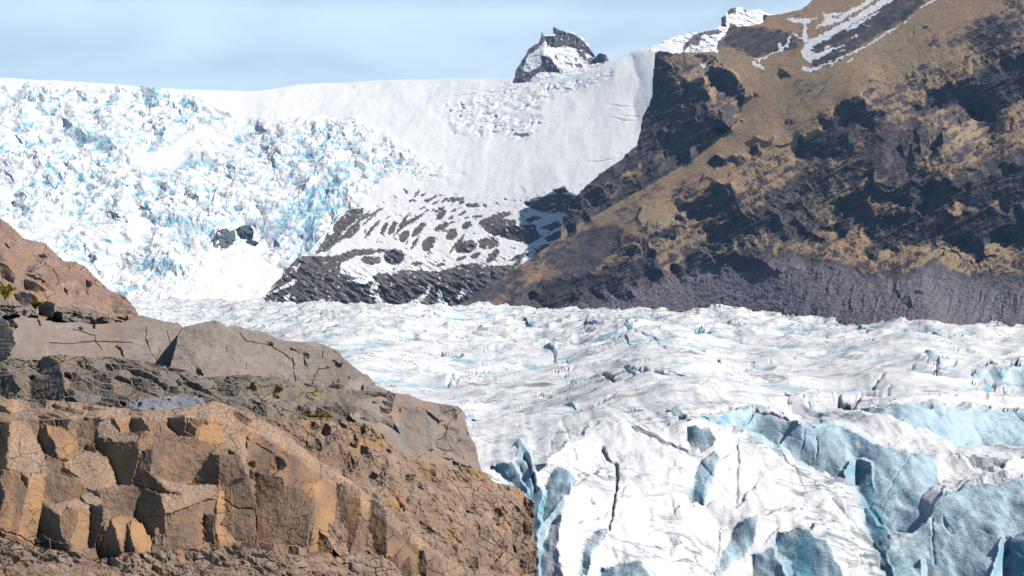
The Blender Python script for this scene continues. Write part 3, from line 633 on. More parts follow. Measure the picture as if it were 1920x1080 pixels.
    d = 6*(rg-0.45)*lw*(1-0.6*scr)+7*(rg3-0.45)*lw*(1-0.5*scr)+2.6*(rg2-0.4)*lw*(1-0.7*scr)+0.9*fine*(0.35+0.65*lw)+0.7*(1-lw)*fbm(q/90, r_/6, 3, 3)
    gul = sstep(1330, 1640, PX)*scr
    d = d+gul*4*(ridged((PX+0.45*PY)/26+0.5*noise3(PX/30, PY/30, 4), PY/90, 3, 4)-0.4)+scr*0.8*fbm(x/7, y/10, z/7, 3, 0.6)
    d = d+(1-lw)*1.6*(ridged(q/200, r_/22, 5, 3)-0.4)
    sc_ = y/2300.0
    x = x-0.35*d*sc_; y = y-0.6*d*sc_; z = z+0.6*d*sc_
    # masks: snow gullies, grass, scree
    wx = PX+3.2*fbm(PX/9, PY/7, 3, 5, 0.65); wy = PY+3.2*fbm(PX/9, PY/7, 9, 5, 0.65)
    sn = np.zeros(PX.shape)
    for P, wd in (([(1180,-20),(1100,30),(1000,90),(900,150),(810,200),(730,240),(700,265),(690,300),(715,330)], (34,46)), ([(1070,-10),(1000,40),(940,70),(880,110),(800,135)], (22,26)), ([(1100,70),(1020,115),(930,168)], (10,14)),
                  ([(715,335),(790,300),(850,275),(910,255)], (34,6)), ([(685,385),(720,395),(770,380),(835,345)], (26,8)), ([(1215,145),(1120,205),(1050,250),(960,295),(880,330),(835,362)], (5,12)), ([(1430,-8),(1380,20),(1340,45)], (14,6)),
                  ([(805,90),(845,82),(890,78)], (34,10)), ([(750,160),(800,125),(830,100)], (8,28)), ([(692,225),(688,180),(690,135),(702,112)], (26,10)), ([(590,108),(640,118),(700,118)], (12,34)), ([(690,108),(750,100)], (8,6)),
                  ([(602,212),(592,250),(545,285),(500,305),(430,335)], (14,8)), ([(540,250),(560,280)],(14,22)), ([(110,362),(128,372),(140,395)], (18,18)), ([(402,355),(425,368),(452,382)], (16,10)), ([(625,182),(650,205),(690,228)], (8,14)), ([(1300,82),(1240,132)], (4,5)),
                  ([(400,325),(425,340)], (6,10)), ([(800,270),(835,260)], (8,6)), ([(880,292),(912,278)], (6,5)), ([(930,345),(960,335)], (5,4)), ([(955,212),(985,195)], (7,5)), ([(1020,140),(1060,150)], (4,4)), ([(720,300),(760,320)], (30,20))):
        P = [(1280+a/3, b/3) for a, b in P]; dd, tt = dline(wx, wy, P)
        sn[dd < (wd[0]*(1-tt)+wd[1]*tt)/6.0] = 1
    grass = np.clip(0.84+0.5*fbm(x/160, y/160, z/160, 4)-scr*1.3-0.22*lw-0.65*fd.at(PX, PY, cm)-0.5*lw*sstep(0.5, 0.2, rg2)-0.30*lw*sstep(0.45, 0.2, rg3)-0.45*blur(inpoly(PX, PY, [(840,600),(870,560),(1050,440),(1110,415),(1170,430),(1110,520),(1060,620)]).astype(float), 8), 0, 1)  # grass cut on the cliffs: bare rock, its dark colour also painting their shade
    sreg = inpoly(PX, PY, Z3([(260,120),(450,150),(560,170),(640,260),(440,330),(400,330),(250,260),(180,300)])).astype(float)+inpoly(PX, PY, Z3([(700,250),(1200,-60),(1450,-60),(1250,120),(900,330),(740,400)])).astype(float)
    grass = grass*(1-0.75*blur(np.clip(sreg, 0, 1), 6))
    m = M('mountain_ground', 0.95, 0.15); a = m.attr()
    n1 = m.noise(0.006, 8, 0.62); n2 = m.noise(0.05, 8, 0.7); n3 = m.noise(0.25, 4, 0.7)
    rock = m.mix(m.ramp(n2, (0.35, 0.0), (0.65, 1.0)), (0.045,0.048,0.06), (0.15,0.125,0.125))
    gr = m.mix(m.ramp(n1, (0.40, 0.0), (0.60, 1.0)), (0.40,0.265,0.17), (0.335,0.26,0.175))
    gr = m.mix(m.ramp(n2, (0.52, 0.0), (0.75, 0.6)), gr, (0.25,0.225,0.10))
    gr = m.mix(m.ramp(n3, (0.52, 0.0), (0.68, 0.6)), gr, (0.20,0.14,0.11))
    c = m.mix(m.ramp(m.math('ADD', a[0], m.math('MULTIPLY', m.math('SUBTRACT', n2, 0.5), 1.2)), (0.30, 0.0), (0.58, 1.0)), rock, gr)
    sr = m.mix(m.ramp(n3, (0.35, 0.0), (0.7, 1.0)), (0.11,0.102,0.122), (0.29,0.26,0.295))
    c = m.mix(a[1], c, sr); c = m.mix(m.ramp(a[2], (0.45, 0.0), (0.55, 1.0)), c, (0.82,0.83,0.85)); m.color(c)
    m.bump(n2, 5); m.bump(n3, 1.5)
    rel = (np.linspace(0, 1, 4))
    keep = inpoly(PX+0.8*fbm(PX/6, PY/6, 1, 3), PY+0.8*fbm(PX/6, PY/6, 4, 3), poly)
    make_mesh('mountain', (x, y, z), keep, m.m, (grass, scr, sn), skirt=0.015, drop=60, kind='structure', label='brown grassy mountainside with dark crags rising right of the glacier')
build_mountain()

# ================================================================== glacier tongue
def build_glacier():
    Zg = lambda pts: zz(pts, 980, 560, 1920/940.)
    ctrl = [(-260,563,3050),(0,563,3050),(300,566,2900),(500,572,2500),(860,584,2350),(1100,586,2350),(1400,592,2000),(1560,612,1600),(1920,618,1400),(2180,620,1350)]
    for px in (-260, 200, 700, 1200, 1700, 2180):
        ctrl += [(px,650,1000),(px,700,690),(px,750,520),(px,800,410),(px,1220,205)]
    ctrl += [(-260,1080,250),(400,1080,250),(900,880,325),(900,1080,262),(1050,850,345),(1050,1080,268),(1300,820,362),(1300,960,300),(1300,1080,272),(1500,860,350),(1560,1000,285),(1600,1080,268),
             (1700,850,345),(1900,850,350),(1650,950,310),(1900,900,310),(1750,1080,262),(2180,1080,255),(2180,900,320)]
    fd = Field(-260, 2180, 555, 1230, 2.0, ctrl)
    sh = lambda P, n, k=1.0, w_=6: fd.poly(Zg(P), n, k, w_, 22)
    FAR = ([(0,75),(30,80),(60,110),(20,115)], [(385,115),(400,95),(440,120),(430,135)], [(300,150),(360,148),(410,180),(350,185)], [(455,150),(500,145),(530,165),(470,165)], [(655,130),(690,122),(700,148),(665,150)], [(760,125),(800,105),(860,110),(880,145),(800,140)], [(1105,150),(1150,125),(1175,150),(1130,160)], [(1265,120),(1290,105),(1330,112),(1320,130)], [(1540,115),(1600,118),(1680,130),(1680,158),(1600,150)], [(1700,225),(1760,225),(1800,262),(1730,265)], [(1530,255),(1600,250),(1590,290),(1560,285)], [(60,210),(130,215),(125,240),(80,235)], [(780,320),(880,300),(1040,300),(900,325),(800,335)], [(1700,300),(1800,290),(1960,290),(1960,330),(1800,320)], [(380,315),(560,330),(740,335),(600,345),(420,335)], [(110,415),(200,415),(240,430),(160,432)], [(350,425),(420,428),(520,430),(420,440)], [(545,430),(600,420),(620,450),(570,460)], [(1240,60),(1300,50),(1330,62),(1280,75)], [(240,85),(280,90),(285,110),(250,105)], [(-300,420),(-200,410),(-170,430),(-260,440)], [(-500,150),(-460,140),(-430,160),(-480,165)], [(870,240),(900,235),(890,262),(868,262)])
    for P in FAR: sh(P, (-0.85, -0.5, 0.12), 1, 4)
    # ridge and wall facets, painted far to near
    sh([(1000,330),(1250,400),(1480,370),(1930,330),(2200,330),(2200,400),(1500,395),(1280,415),(1200,400),(1050,345)], (-0.35,-0.85,0.40), .9)
    sh([(1270,420),(1500,402),(1700,412),(2200,425),(2200,600),(1920,580),(1750,545),(1660,568),(1500,480),(1350,440)], (-0.60,-0.76,0.18))
    sh([(620,470),(880,425),(1000,442),(1060,490),(1180,470),(1350,540),(1590,600),(1600,680),(1530,760),(1560,880),(1400,900),(1340,830),(1280,700),(1200,680),(1100,640),(960,570),(900,510),(760,480)], (-0.80,-0.52,0.22))
    sh([(1000,370),(1260,430),(1500,485),(1650,560),(1740,660),(1600,690),(1590,600),(1350,530),(1180,460),(1060,440)], (0.15,-0.42,0.88))
    sh([(1640,580),(1720,640),(1790,660),(1880,620),(1740,610)], (-0.75,-0.45,0.3)); sh([(1790,665),(1880,615),(1960,600),(1960,690)], (0.2,-0.6,0.75))
    sh([(1540,860),(1600,745),(1720,700),(1880,690),(2200,690),(2200,1300),(1420,1300),(1390,960),(1400,920),(1500,880)], (-0.72,-0.64,0.12))
    sh([(1600,735),(1700,668),(1880,680),(1720,695),(1610,760)], (0.1,-0.5,0.85))
    # lobe in the middle foreground
    sh([(0,640),(90,600),(300,480),(600,470),(760,480),(900,540),(960,580),(1150,690),(1290,790),(1380,1062),(1500,1300),(0,1300)], (0.12,-0.80,0.58), .9)
    sh([(640,470),(760,480),(900,530),(940,580),(1000,600),(880,580),(740,540),(640,500)], (0.2,-0.55,0.8))
    LI = (-0.86,-0.42,0.10)
    for P in ([(85,680),(110,645),(150,630),(190,655),(202,690),(180,740),(120,800),(75,850),(80,760)], [(55,1300),(60,1000),(110,850),(150,830),(140,950),(160,1062),(150,1300)],
              [(830,850),(900,850),(880,930),(820,1000),(760,1062),(740,1300),(735,1062),(760,980)], [(980,905),(1100,892),(1170,930),(1210,1000),(1250,1062),(1300,1300),(1010,1300),(1030,1000),(940,960)],
              [(880,970),(960,940),(1010,1040),(1020,1300),(860,1300)], [(270,900),(330,890),(270,980),(250,1062),(210,1062),(240,960)], [(300,1030),(380,1000),(460,1020),(500,1062),(520,1300),(250,1300)],
              [(640,740),(660,690),(660,640),(740,600),(760,615),(700,700),(690,770),(640,772)], [(625,495),(720,520),(745,560),(680,590),(640,565)], [(410,482),(500,492),(640,562),(640,590),(560,540),(420,510)],
              [(930,575),(990,580),(1040,640),(960,600)]):
        sh(P, LI, 1, 4)
    for P in ([(200,690),(330,640),(420,700),(300,850),(190,880),(150,820)], [(570,800),(700,780),(760,860),(740,980),(600,900)], [(900,850),(1040,790),(1180,850),(1100,890),(980,900),(900,950)], [(750,620),(850,600),(900,700),(830,790),(700,760)]):
        sh(P, (0.35,-0.66,0.66), .7, 6)
    # deep crevasses
    sh([(1280,600),(1330,610),(1345,700),(1340,830),(1300,740),(1282,700)], (-0.9,-0.40,0.1)); sh([(1225,660),(1260,600),(1280,600),(1284,700),(1240,700)], (0.75,-0.62,0.2))
    sh([(1290,790),(1345,830),(1410,905),(1380,960),(1430,1062),(1450,1300),(1400,1300),(1385,1062),(1330,930)], (-0.93,-0.34,0.05))
    sh([(1130,690),(1200,690),(1290,790),(1330,930),(1385,1062),(1400,1300),(1330,1300),(1320,1062),(1260,880),(1180,780)], (0.45,-0.66,0.6), .8)
    sh([(-20,540),(10,545),(45,650),(75,740),(60,900),(66,1062),(60,1300),(0,1300),(-10,900),(-60,760)], (-0.9,-0.42,0.1))
    sh([(-130,650),(-60,620),(0,660),(20,760),(-60,700)], LI)
    sh([(1870,920),(1925,900),(2200,900),(2200,1300),(1870,1300)], (-0.85,-0.5,0.1)); sh([(1790,1062),(1825,945),(1850,935),(1850,1062),(1850,1300),(1780,1300)], (0.8,-0.55,0.2)); sh([(1515,1062),(1520,995),(1548,990),(1550,1300),(1510,1300)], (0.8,-0.55,0.2))
    fd.ew = 0.05; fd.solve(400, 26)
    # rows spaced so that every few metres of ice has its own vertices
    nx, ny = 1260, 960
    base = fd.at(np.full(700, 1250.), np.linspace(585, 1225, 700), fd.W0)
    k = np.linspace(0, 1, ny); PYn = 562+ (1225-562)*(0.42*k**1.0+0.58*k**2.6)
    xs = np.linspace(-240, 2160, nx)
    PX, PY = np.meshgrid(xs, PYn)
    top = np.interp(xs, [-240,300,500,860,1100,1400,1500,1600,2160], [560,562,566,577,579,586,598,606,610])
    PY = np.maximum(PY, 0)*1.0
    PY = top[None]+(PY-562)*(1225-top[None])/(1225-562)
    W = fd.at(PX, PY); x, y, z = pos(PX, PY, W)
    near = sstep(560, 330, y); mid = sstep(330, 560, y)
    # hummocks and cross crevasses, growing out of the smooth near lobes
    wx_, wy_ = x+10*noise3(x/40, y/40, 2), y+16*noise3(x/50, y/60, 7)
    rd = ridged(wx_/95+0.15*wy_/95, wy_/60, 2.1, 4, 0.45)
    cx, cy, f1, f2 = cells(wx_/30, wy_/42, 4)
    hum = (hf(cx, cy, 9)-0.5)*4.6*np.clip(f2*2.2, 0, 1)
    lowf = fbm(x/120, y/160, 0, 3)
    far = sstep(700, 1700, y)
    h = mid*(7.0*(rd-0.5)+hum*(0.6+0.9*far)+8*lowf+0.9*fbm(x/16, y/22, 1, 3))
    h = h+far*8.0*(ridged(x/55, y/70, 5, 4)-0.45)
    cv = ridged(wx_/120+0.3*noise3(x/60, y/60, 4), wy_/30+x/300, 8.5, 3, 0.45)      # thin cross cracks
    ck = sstep(0.80, 0.93, cv)*sstep(-0.25, 0.25, fbm(x/90, y/90, 6, 3))
    h = h-ck*(3.6*mid+0.2)
    cv2 = ridged((wx_*0.8+wy_*0.6)/60, (wy_*0.8-wx_*0.6)/22, 1.5, 2); ck2 = sstep(0.88, 0.96, cv2)*mid*sstep(0.0, 0.3, fbm(x/70+9, y/70, 2, 2)); h = h-2.4*ck2
    h = h+near*(0.8*fbm(x/14, y/14, z/14, 4, 0.5)+0.25*fbm(x/2.5, y/9, z/9, 4))
    h = h+near*(1.1*fbm(x/11, z/9, 6, 3)-0.4*sstep(0.80, 0.95, ridged(x/16+z/40, z/26, 4, 3)))
    lobe = sstep(650, 420, y)
    h = h+lobe*1.2*fbm(x/26, y/40, 3, 3)
    crack = np.zeros(x.shape)
    for P, wd, dp in ((zz([(300,555),(325,600),(360,625),(360,700),(345,800),(332,885)],980,560,2.0426), 2.6, 2.6), (zz([(822,560),(828,640),(822,780)],980,560,2.0426), 1.6, 1.0), (zz([(755,860),(750,960),(735,1062)],980,560,2.0426), 1.5, .8),
                      (zz([(1080,520),(1075,570),(1062,590)],980,560,2.0426), 1.2, .8), (zz([(1128,540),(1130,600),(1126,620)],980,560,2.0426), 1.2, .8), (zz([(1500,570),(1440,640),(1400,720),(1380,800)],980,560,2.0426), .8, .5),
                      (zz([(890,430),(860,480),(840,490)],980,560,2.0426), 2, 1.5), (zz([(880,430),(960,450),(1040,470),(1100,440)],980,560,2.0426), 2, 2), (zz([(1210,390),(1250,410),(1300,360),(1400,350)],980,560,2.0426), 3, 3),
                      (zz([(600,460),(700,440),(880,420)],980,560,2.0426), 2, 2), (zz([(1180,740),(1290,880),(1350,970)],980,560,2.0426), 2.0, .5), (zz([(560,920),(600,950),(640,985)],980,560,2.0426), 1.0, .4),
                      (zz([(180,720),(240,680),(300,660)],980,560,2.0426), 1.6, .6), (zz([(1610,830),(1625,870),(1640,890)],980,560,2.0426), 1.5, .6), (zz([(255,760),(275,790),(290,800)],980,560,2.0426), 2.0, .6), (zz([(1570,830),(1570,920),(1580,1000)],980,560,2.0426), 1.2, .5),
                      (zz([(370,310),(600,330),(730,340)],980,560,2.0426), 1.6, 2), (zz([(420,200),(500,205),(590,225)],980,560,2.0426), 1.0, 2), (zz([(780,320),(900,305),(1040,300)],980,560,2.0426), 1.6, 2), (zz([(300,330),(350,345),(390,360)],980,560,2.0426), 2.4, 2),
                      ([(840,715),(930,720)],1.2,2), ([(1020,660),(1060,665)],1.2,2), ([(985,850),(1000,880),(1005,910)],3,3)):
        d, tt = dline(PX+3*noise3(PX/10, PY/10, 1), PY+2*noise3(PX/10, PY/10, 4), P); g = np.exp(-(d/wd)**2)*(1-0.6*tt)
        h = h-dp*g; crack = np.maximum(crack, g)
    lo = blur(h, 7); rel = lo-h
    z = z+h
    # slope picks out steep bare ice; the blue also paints shade on turned-away walls
    e1 = [np.gradient(c_, axis=1) for c_ in (x, y, z)]; e0 = [np.gradient(c_, axis=0) for c_ in (x, y, z)]
    n = np.cross(np.stack(e0, -1), np.stack(e1, -1)); n /= np.linalg.norm(n, axis=-1)[..., None]+1e-9
    nz_ = np.abs(blur(n[..., 2], 2)); nl = blur(n[..., 0]*np.sign(n[..., 2]), 2)
    steep = sstep(0.62, 0.20, nz_)*near*sstep(1.0, 0.0, np.abs(0))
    wall = np.zeros(x.shape)
    for P in ([(620,470),(880,425),(1060,490),(1180,470),(1350,540),(1590,600),(1600,680),(1530,760),(1560,880),(1400,900),(1340,830),(1280,700),(1100,640),(960,570),(760,480)], [(1270,420),(1500,402),(2200,425),(2200,600),(1750,545),(1660,568),(1350,440)],
              [(1540,860),(1600,745),(1720,700),(2200,690),(2200,1300),(1420,1300),(1390,960)], [(-20,540),(10,545),(45,650),(75,740),(60,900),(66,1062),(60,1300),(0,1300),(-10,900),(-60,760)],
              [(1280,600),(1330,610),(1345,700),(1410,905),(1450,1300),(1385,1062),(1330,930),(1290,740)], [(980,905),(1100,892),(1170,930),(1250,1062),(1300,1300),(860,1300),(880,970)], [(640,740),(660,640),(760,600),(760,615),(690,770)], [(625,495),(720,520),(745,560),(680,590)],
              [(85,680),(110,645),(150,630),(190,655),(202,690),(180,740),(100,900),(60,1300),(50,900)], [(-130,650),(-60,620),(0,660),(20,760),(-60,700)], [(830,850),(900,850),(880,930),(820,1000),(760,1062),(740,1300),(735,1062),(760,980)], [(270,900),(330,890),(270,980),(250,1062),(210,1062),(240,960)], [(300,1030),(380,1000),(460,1020),(500,1062),(520,1300),(250,1300)]):
        wall[inpoly(PX+6*noise3(PX/20, PY/20, 3), PY+6*noise3(PX/20, PY/20, 8), Zg(P))] = 1
    for P in FAR: wall[inpoly(PX+4*noise3(PX/20, PY/20, 3), PY+2*noise3(PX/20, PY/20, 8), Zg(P))] = 0.75
    wall = blur(wall, 3)
    stri = fbm(x/1.5, y/1.5, z/26, 3)*0.12                                     # streaks down the walls
    r_ = np.clip(0.48*wall+0.35*steep*wall+stri*wall+np.clip(rel/2.2, 0, 0.8)*mid+0.30*crack, 0, 1)  # bare ice blue, with shadow blue painted over the walls and hollows
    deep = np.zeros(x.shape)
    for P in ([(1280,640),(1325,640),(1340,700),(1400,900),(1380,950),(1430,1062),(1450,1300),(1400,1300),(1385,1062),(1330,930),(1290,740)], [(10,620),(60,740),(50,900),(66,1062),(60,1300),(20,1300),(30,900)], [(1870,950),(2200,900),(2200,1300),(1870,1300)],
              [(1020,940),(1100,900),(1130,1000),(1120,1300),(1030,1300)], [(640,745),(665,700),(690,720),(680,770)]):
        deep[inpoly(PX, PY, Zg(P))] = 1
    deep = 0.75*blur(deep, 6)+0.7*mid*np.clip((rel-0.9)/2.2, 0, 1)  # deep ice colour that also paints shade into crevasses and hollows
    ds = np.zeros(x.shape)                                                     # grit bands melted out on the crests
    for P, wd in (([(1140,780),(1220,850),(1290,900),(1340,960),(1370,1040)], 22), ([(1190,860),(1240,980),(1260,1062)], 16), ([(1310,980),(1350,1062)], 12), ([(980,700),(1060,740),(1110,740)], 24), ([(820,560),(825,640),(820,780)], 8), ([(900,830),(1010,820),(1080,790)], 12),
                  ([(185,720),(240,690),(290,665)], 9), ([(290,340),(350,350),(420,350)], 18), ([(20,480),(80,520),(180,515)], 20), ([(1230,400),(1290,380),(1330,350)], 14), ([(1480,545),(1560,550)], 8), ([(1690,610),(1760,650),(1850,640)], 12), ([(1000,690),(1060,700)], 12), ([(1500,870),(1570,850),(1580,960)], 10)):
        d, tt = dline(PX, PY, Zg(P)); ds = np.maximum(ds, np.exp(-(d/(wd/2.0426))**2))
    gn = fbm((wx_+0.2*wy_)/22, wy_/7, 5, 5, 0.6)
    grit = 0.72*ds*(0.7+0.5*fbm(x/4, y/4, z/4, 3))+0.62*np.clip(gn, 0, 1)*mid*(1-0.5*far)+0.60*ck*mid+0.65*ck2+0.35*crack*(1-wall)+0.22*np.clip(fbm(x/3, y/12, z/6, 4), 0, 1)*near*(1-wall)+0.5*sstep(0.15, 0.6, fbm(x/40, y/9, 9, 4))*sstep(45, 8, np.abs(PY-742-0.03*(PX-1100)))*sstep(700, 800, PX)*sstep(1500, 1300, PX)
    grit = grit+0.75*sstep(13, 0, PY-top[None])*sstep(1040, 1200, PX)*np.clip(0.5+fbm(PX/14, PY/3, 3, 4), 0, 1.2)
    m = ice_material('glacier_ice', 0.22, 0.35, cracks=True, white=(0.70, 0.715, 0.735), blue=(0.20, 0.49, 0.64), dirt=(0.20, 0.17, 0.155))
    st = m.noise(1.0, 5, 0.6, m.vec((0.5, 0.5, 3.0), (0, R(8), 0))); m.bump(st, 0.18)
    make_mesh('glacier', (x, y, z), np.ones(x.shape, bool), m.m, (r_, grit, deep), skirt=0.0, drop=40, kind='structure', label='crevassed grey white glacier tongue filling the valley')
build_glacier()

# ================================================================== foreground rock outcrop
OC = [(-160,1240,40),(500,1240,40),(1000,1240,45),(-160,1080,43),(300,1080,43.5),(600,1080,44),(760,1080,46),(1000,1080,50),(-160,900,45.2),(200,900,45.2),(500,900,45.8),(640,960,46.0),(-160,760,47.5),(200,765,47.5),(420,760,49),
      (600,850,48),(760,900,50),(900,930,53),(1000,960,54),(700,800,52),(880,800,55.5),(880,880,54),(-160,700,54),(200,700,54.5),(500,720,54),(740,740,56),(-160,600,60),(200,600,61),(400,600,61.5),(640,660,60),
      (-160,400,78),(0,410,77),(120,490,70),(260,590,63.5),(400,900,45.5)]
def crackdisp(cw, chh, ang, sd, depth, wd=0.05, warp=0.5):
    def f(X, Y):
        c, s = math.cos(R(ang)), math.sin(R(ang)); a = X*c+Y*s; b = -X*s+Y*c
        a = a+warp*cw*noise3(X/cw/1.2, Y/chh/1.2, sd+.3); b = b+warp*chh*noise3(X/cw/1.2, Y/chh/1.2, sd+5.3)
        f2 = cells(a/cw, b/chh, sd)[3]
        return 0.35*depth*(1-sstep(0, wd, f2))*sstep(-0.1, 0.35, fbm(X/cw/2, Y/cw/2, sd+9.0, 3))
    return f
def sub(ctrl, off): return [(a, b, c+off) for a, b, c in ctrl]
grey = rock_material('grey_slab_rock', (0.223,0.192,0.172), (0.307,0.267,0.242), (0.181,0.148,0.130), 1.0, 0.035, crack=False)
red = rock_material('reddish_rock', (0.307,0.204,0.165), (0.386,0.278,0.227), (0.193,0.130,0.108), 1.2, 0.06)
dark = rock_material('dark_cracked_rock', (0.133,0.119,0.101), (0.230,0.199,0.168), (0.301,0.265,0.230), 1.6, 0.08, stain=(0.318,0.194,0.115))
tan = rock_material('tan_rock', (0.227,0.160,0.122), (0.378,0.273,0.206), (0.168,0.113,0.092), 1.6, 0.07, crack=False)
basalt = rock_material('basalt_rock', (0.175,0.12,0.092), (0.30,0.20,0.145), (0.10,0.072,0.06), 1.5, 0.05, stain=(0.43,0.245,0.12), crack=False, snowy=False)
slate = rock_material('slate_rock', (0.216,0.227,0.272), (0.295,0.295,0.329), (0.136,0.136,0.171), 2.0, 0.05, crack=False)
ZA = lambda pts: zz(pts, 0, 400, 6.0); ZB = lambda pts: zz(pts, 0, 580, 6.0); ZC = lambda pts: zz(pts, 320, 620, 6.0); ZD = lambda pts: zz(pts, 600, 680, 6.0)
ZE = lambda pts: zz(pts, 700, 860, 1571/320.); Z7 = lambda pts: zz(pts, 0, 720, 3.0); Z8 = lambda pts: zz(pts, 480, 640, 1571/640.); Z6 = lambda pts: zz(pts, 0, 400, 3.0)
mossy = lambda X, Y, pts: np.max([np.exp(-(((X-a)/r)**2+((Y-b)/q)**2)) for a, b, r, q in pts], axis=0)
def stn(X, Y, s=60, k=0.5, sd=1): return np.clip(k*fbm(X/s, Y/s*0.7, sd, 4)+0.15, 0, 1)

# upper slope on the left
def au(fd):
    fd_auto(fd, 70, 26, 38, 2, ((0.14, LN), (0.22, UN)), 0.16, .9, (0.05,-0.75,0.62)); fd_auto(fd, 22, 9, 38, 5, ((0.14, LN), (0.25, UN)), 0.2, .45, (0.05,-0.78,0.58))
lump('rock_slope', [(-160,330),(-60,380),(0,408),(18,420),(45,447),(62,451),(85,455),(100,470),(120,489),(140,490),(162,500),(180,520),(205,543),(235,556),(252,575),(262,592),(262,625),(-160,640)], OC,
     [(ZA([(0,540),(60,560),(130,620),(170,680),(140,780),(60,760),(0,720)]), DN), (ZA([(50,340),(90,330),(110,400),(60,380)]), DN), (ZA([(430,460),(500,450),(560,520),(470,500)]), DN),
      (ZA([(320,670),(420,690),(560,780),(480,790),(400,750),(310,710)]), DN), (ZA([(260,750),(330,740),(480,810),(540,880),(400,880),(270,860)]), LN), (ZA([(965,740),(1050,760),(1060,810),(1000,850),(960,830)]), LN),
      (ZA([(170,900),(280,880),(400,920),(430,960),(410,1050),(330,1030),(260,1050),(160,960)]), LN), (ZA([(270,875),(440,880),(500,960),(440,990),(400,915)]), TN), (ZA([(720,820),(770,860),(760,920),(720,900)]), LN), (ZA([(850,860),(900,880),(880,910),(850,890)]), LN),
      (ZA([(1060,760),(1120,720),(1250,860),(1420,1000),(1550,1080),(1100,1080),(980,900)]), (0.3,-0.8,0.55), .8), (ZA([(0,60),(150,160),(300,250),(260,300),(100,290),(0,280)]), (0.2,-0.7,0.68), .8), (ZA([(340,640),(500,520),(640,640),(760,760),(620,800),(420,700)]), UN, .9),
      (ZA([(980,870),(1020,920),(980,930)]), DN), (ZA([(500,960),(620,1010),(600,1080),(540,1020)]), LN)],
     red.m, 'reddish brown rock slope climbing to the left edge above the grey slabs', 'rock slope', step=0.9, lam=140, amp=0.0012, ns=26, skirt=0.12, auto=au, jig=1.2,
     attr=lambda X, Y: (stn(X, Y, 50, 0.7), mossy(X, Y, [(10,548,22,18),(68,572,10,9)])*0.95, 0*X), disp=crackdisp(70, 26, 38, 2, 0.004, 0.07))
# broken boulders between slope and slab
bould = [([(-40,575),(0,560),(30,570),(44,580),(30,592),(-40,600)], 'pale flat boulder'), ]
BR = [(ZA([(-160,1090),(0,945),(60,970),(200,1010),(260,1050),(270,1110),(-160,1200)]), 61.3, 'pale tilted rock slab edge under the mossy patch at the left edge'),
      (ZA([(255,1090),(300,1040),(370,1060),(440,1085),(440,1150),(240,1150)]), 60.6, 'light grey angular rock between the mossy boulder and the dark block'),
      (ZA([(410,1110),(430,1060),(440,1000),(520,985),(600,1005),(615,1060),(600,1175),(520,1170),(430,1150)]), 60.8, 'dark green shaded block standing above the left end of the smooth slab'),
      (ZA([(600,1170),(612,1070),(640,1040),(740,1045),(880,1085),(1100,1120),(1100,1185),(700,1190)]), 61.4, 'long low grey rock resting on top of the smooth slab'),
      (ZA([(1080,1190),(1180,1140),(1300,1120),(1500,1140),(1560,1180),(1500,1230),(1100,1230)]), 61.4, 'low brown rock at the foot of the reddish slope'),
      (ZB([(680,115),(780,90),(880,75),(1050,80),(1100,110),(1180,100),(1300,110),(1390,130),(1340,160),(1180,160),(1060,150),(900,160),(760,145)]), 60.6, 'dark layered rock ledge lying along the upper edge of the smooth slab')]
for i, (P, d0, lab) in enumerate(BR):
    a = np.array(P); cx, cy = a.mean(0); x0, x1 = a[:, 0].min(), a[:, 0].max()
    fs = [([(x0-5, cy-60), (cx-0.12*(x1-x0), cy-60), (cx-0.2*(x1-x0), cy+60), (x0-5, cy+60)], LN), ([(x1+5, cy-60), (cx+0.3*(x1-x0), cy-60), (cx+0.22*(x1-x0), cy+60), (x1+5, cy+60)], RN),
          ([(x0, a[:, 1].min()-3), (x1, a[:, 1].min()-3), (x1, cy-3), (x0, cy-1)], TN)]
    if i == 2: fs = [([(x0-5, cy-60), (x1+5, cy-60), (x1+5, cy+60), (x0-5, cy+60)], LN)]
    if i == 5: fs = []
    lump('boulder', P, [(x0, cy-20, d0), (x1, cy-20, d0), (cx, cy+20, d0-.4), (x0, cy+20, d0-.4)], fs, (dark if i in (2, 5) else red if i == 4 else grey).m, lab, 'boulder', step=0.8, lam=20, amp=0.0016, ns=16, skirt=0.05, group='broken rocks along the top of the slab', jig=1,
         auto=lambda fd: fd_auto(fd, 16, 7, 12, 3+i, ((0.25, LN), (0.2, TN), (0.12, DN)), 0.2, .8))
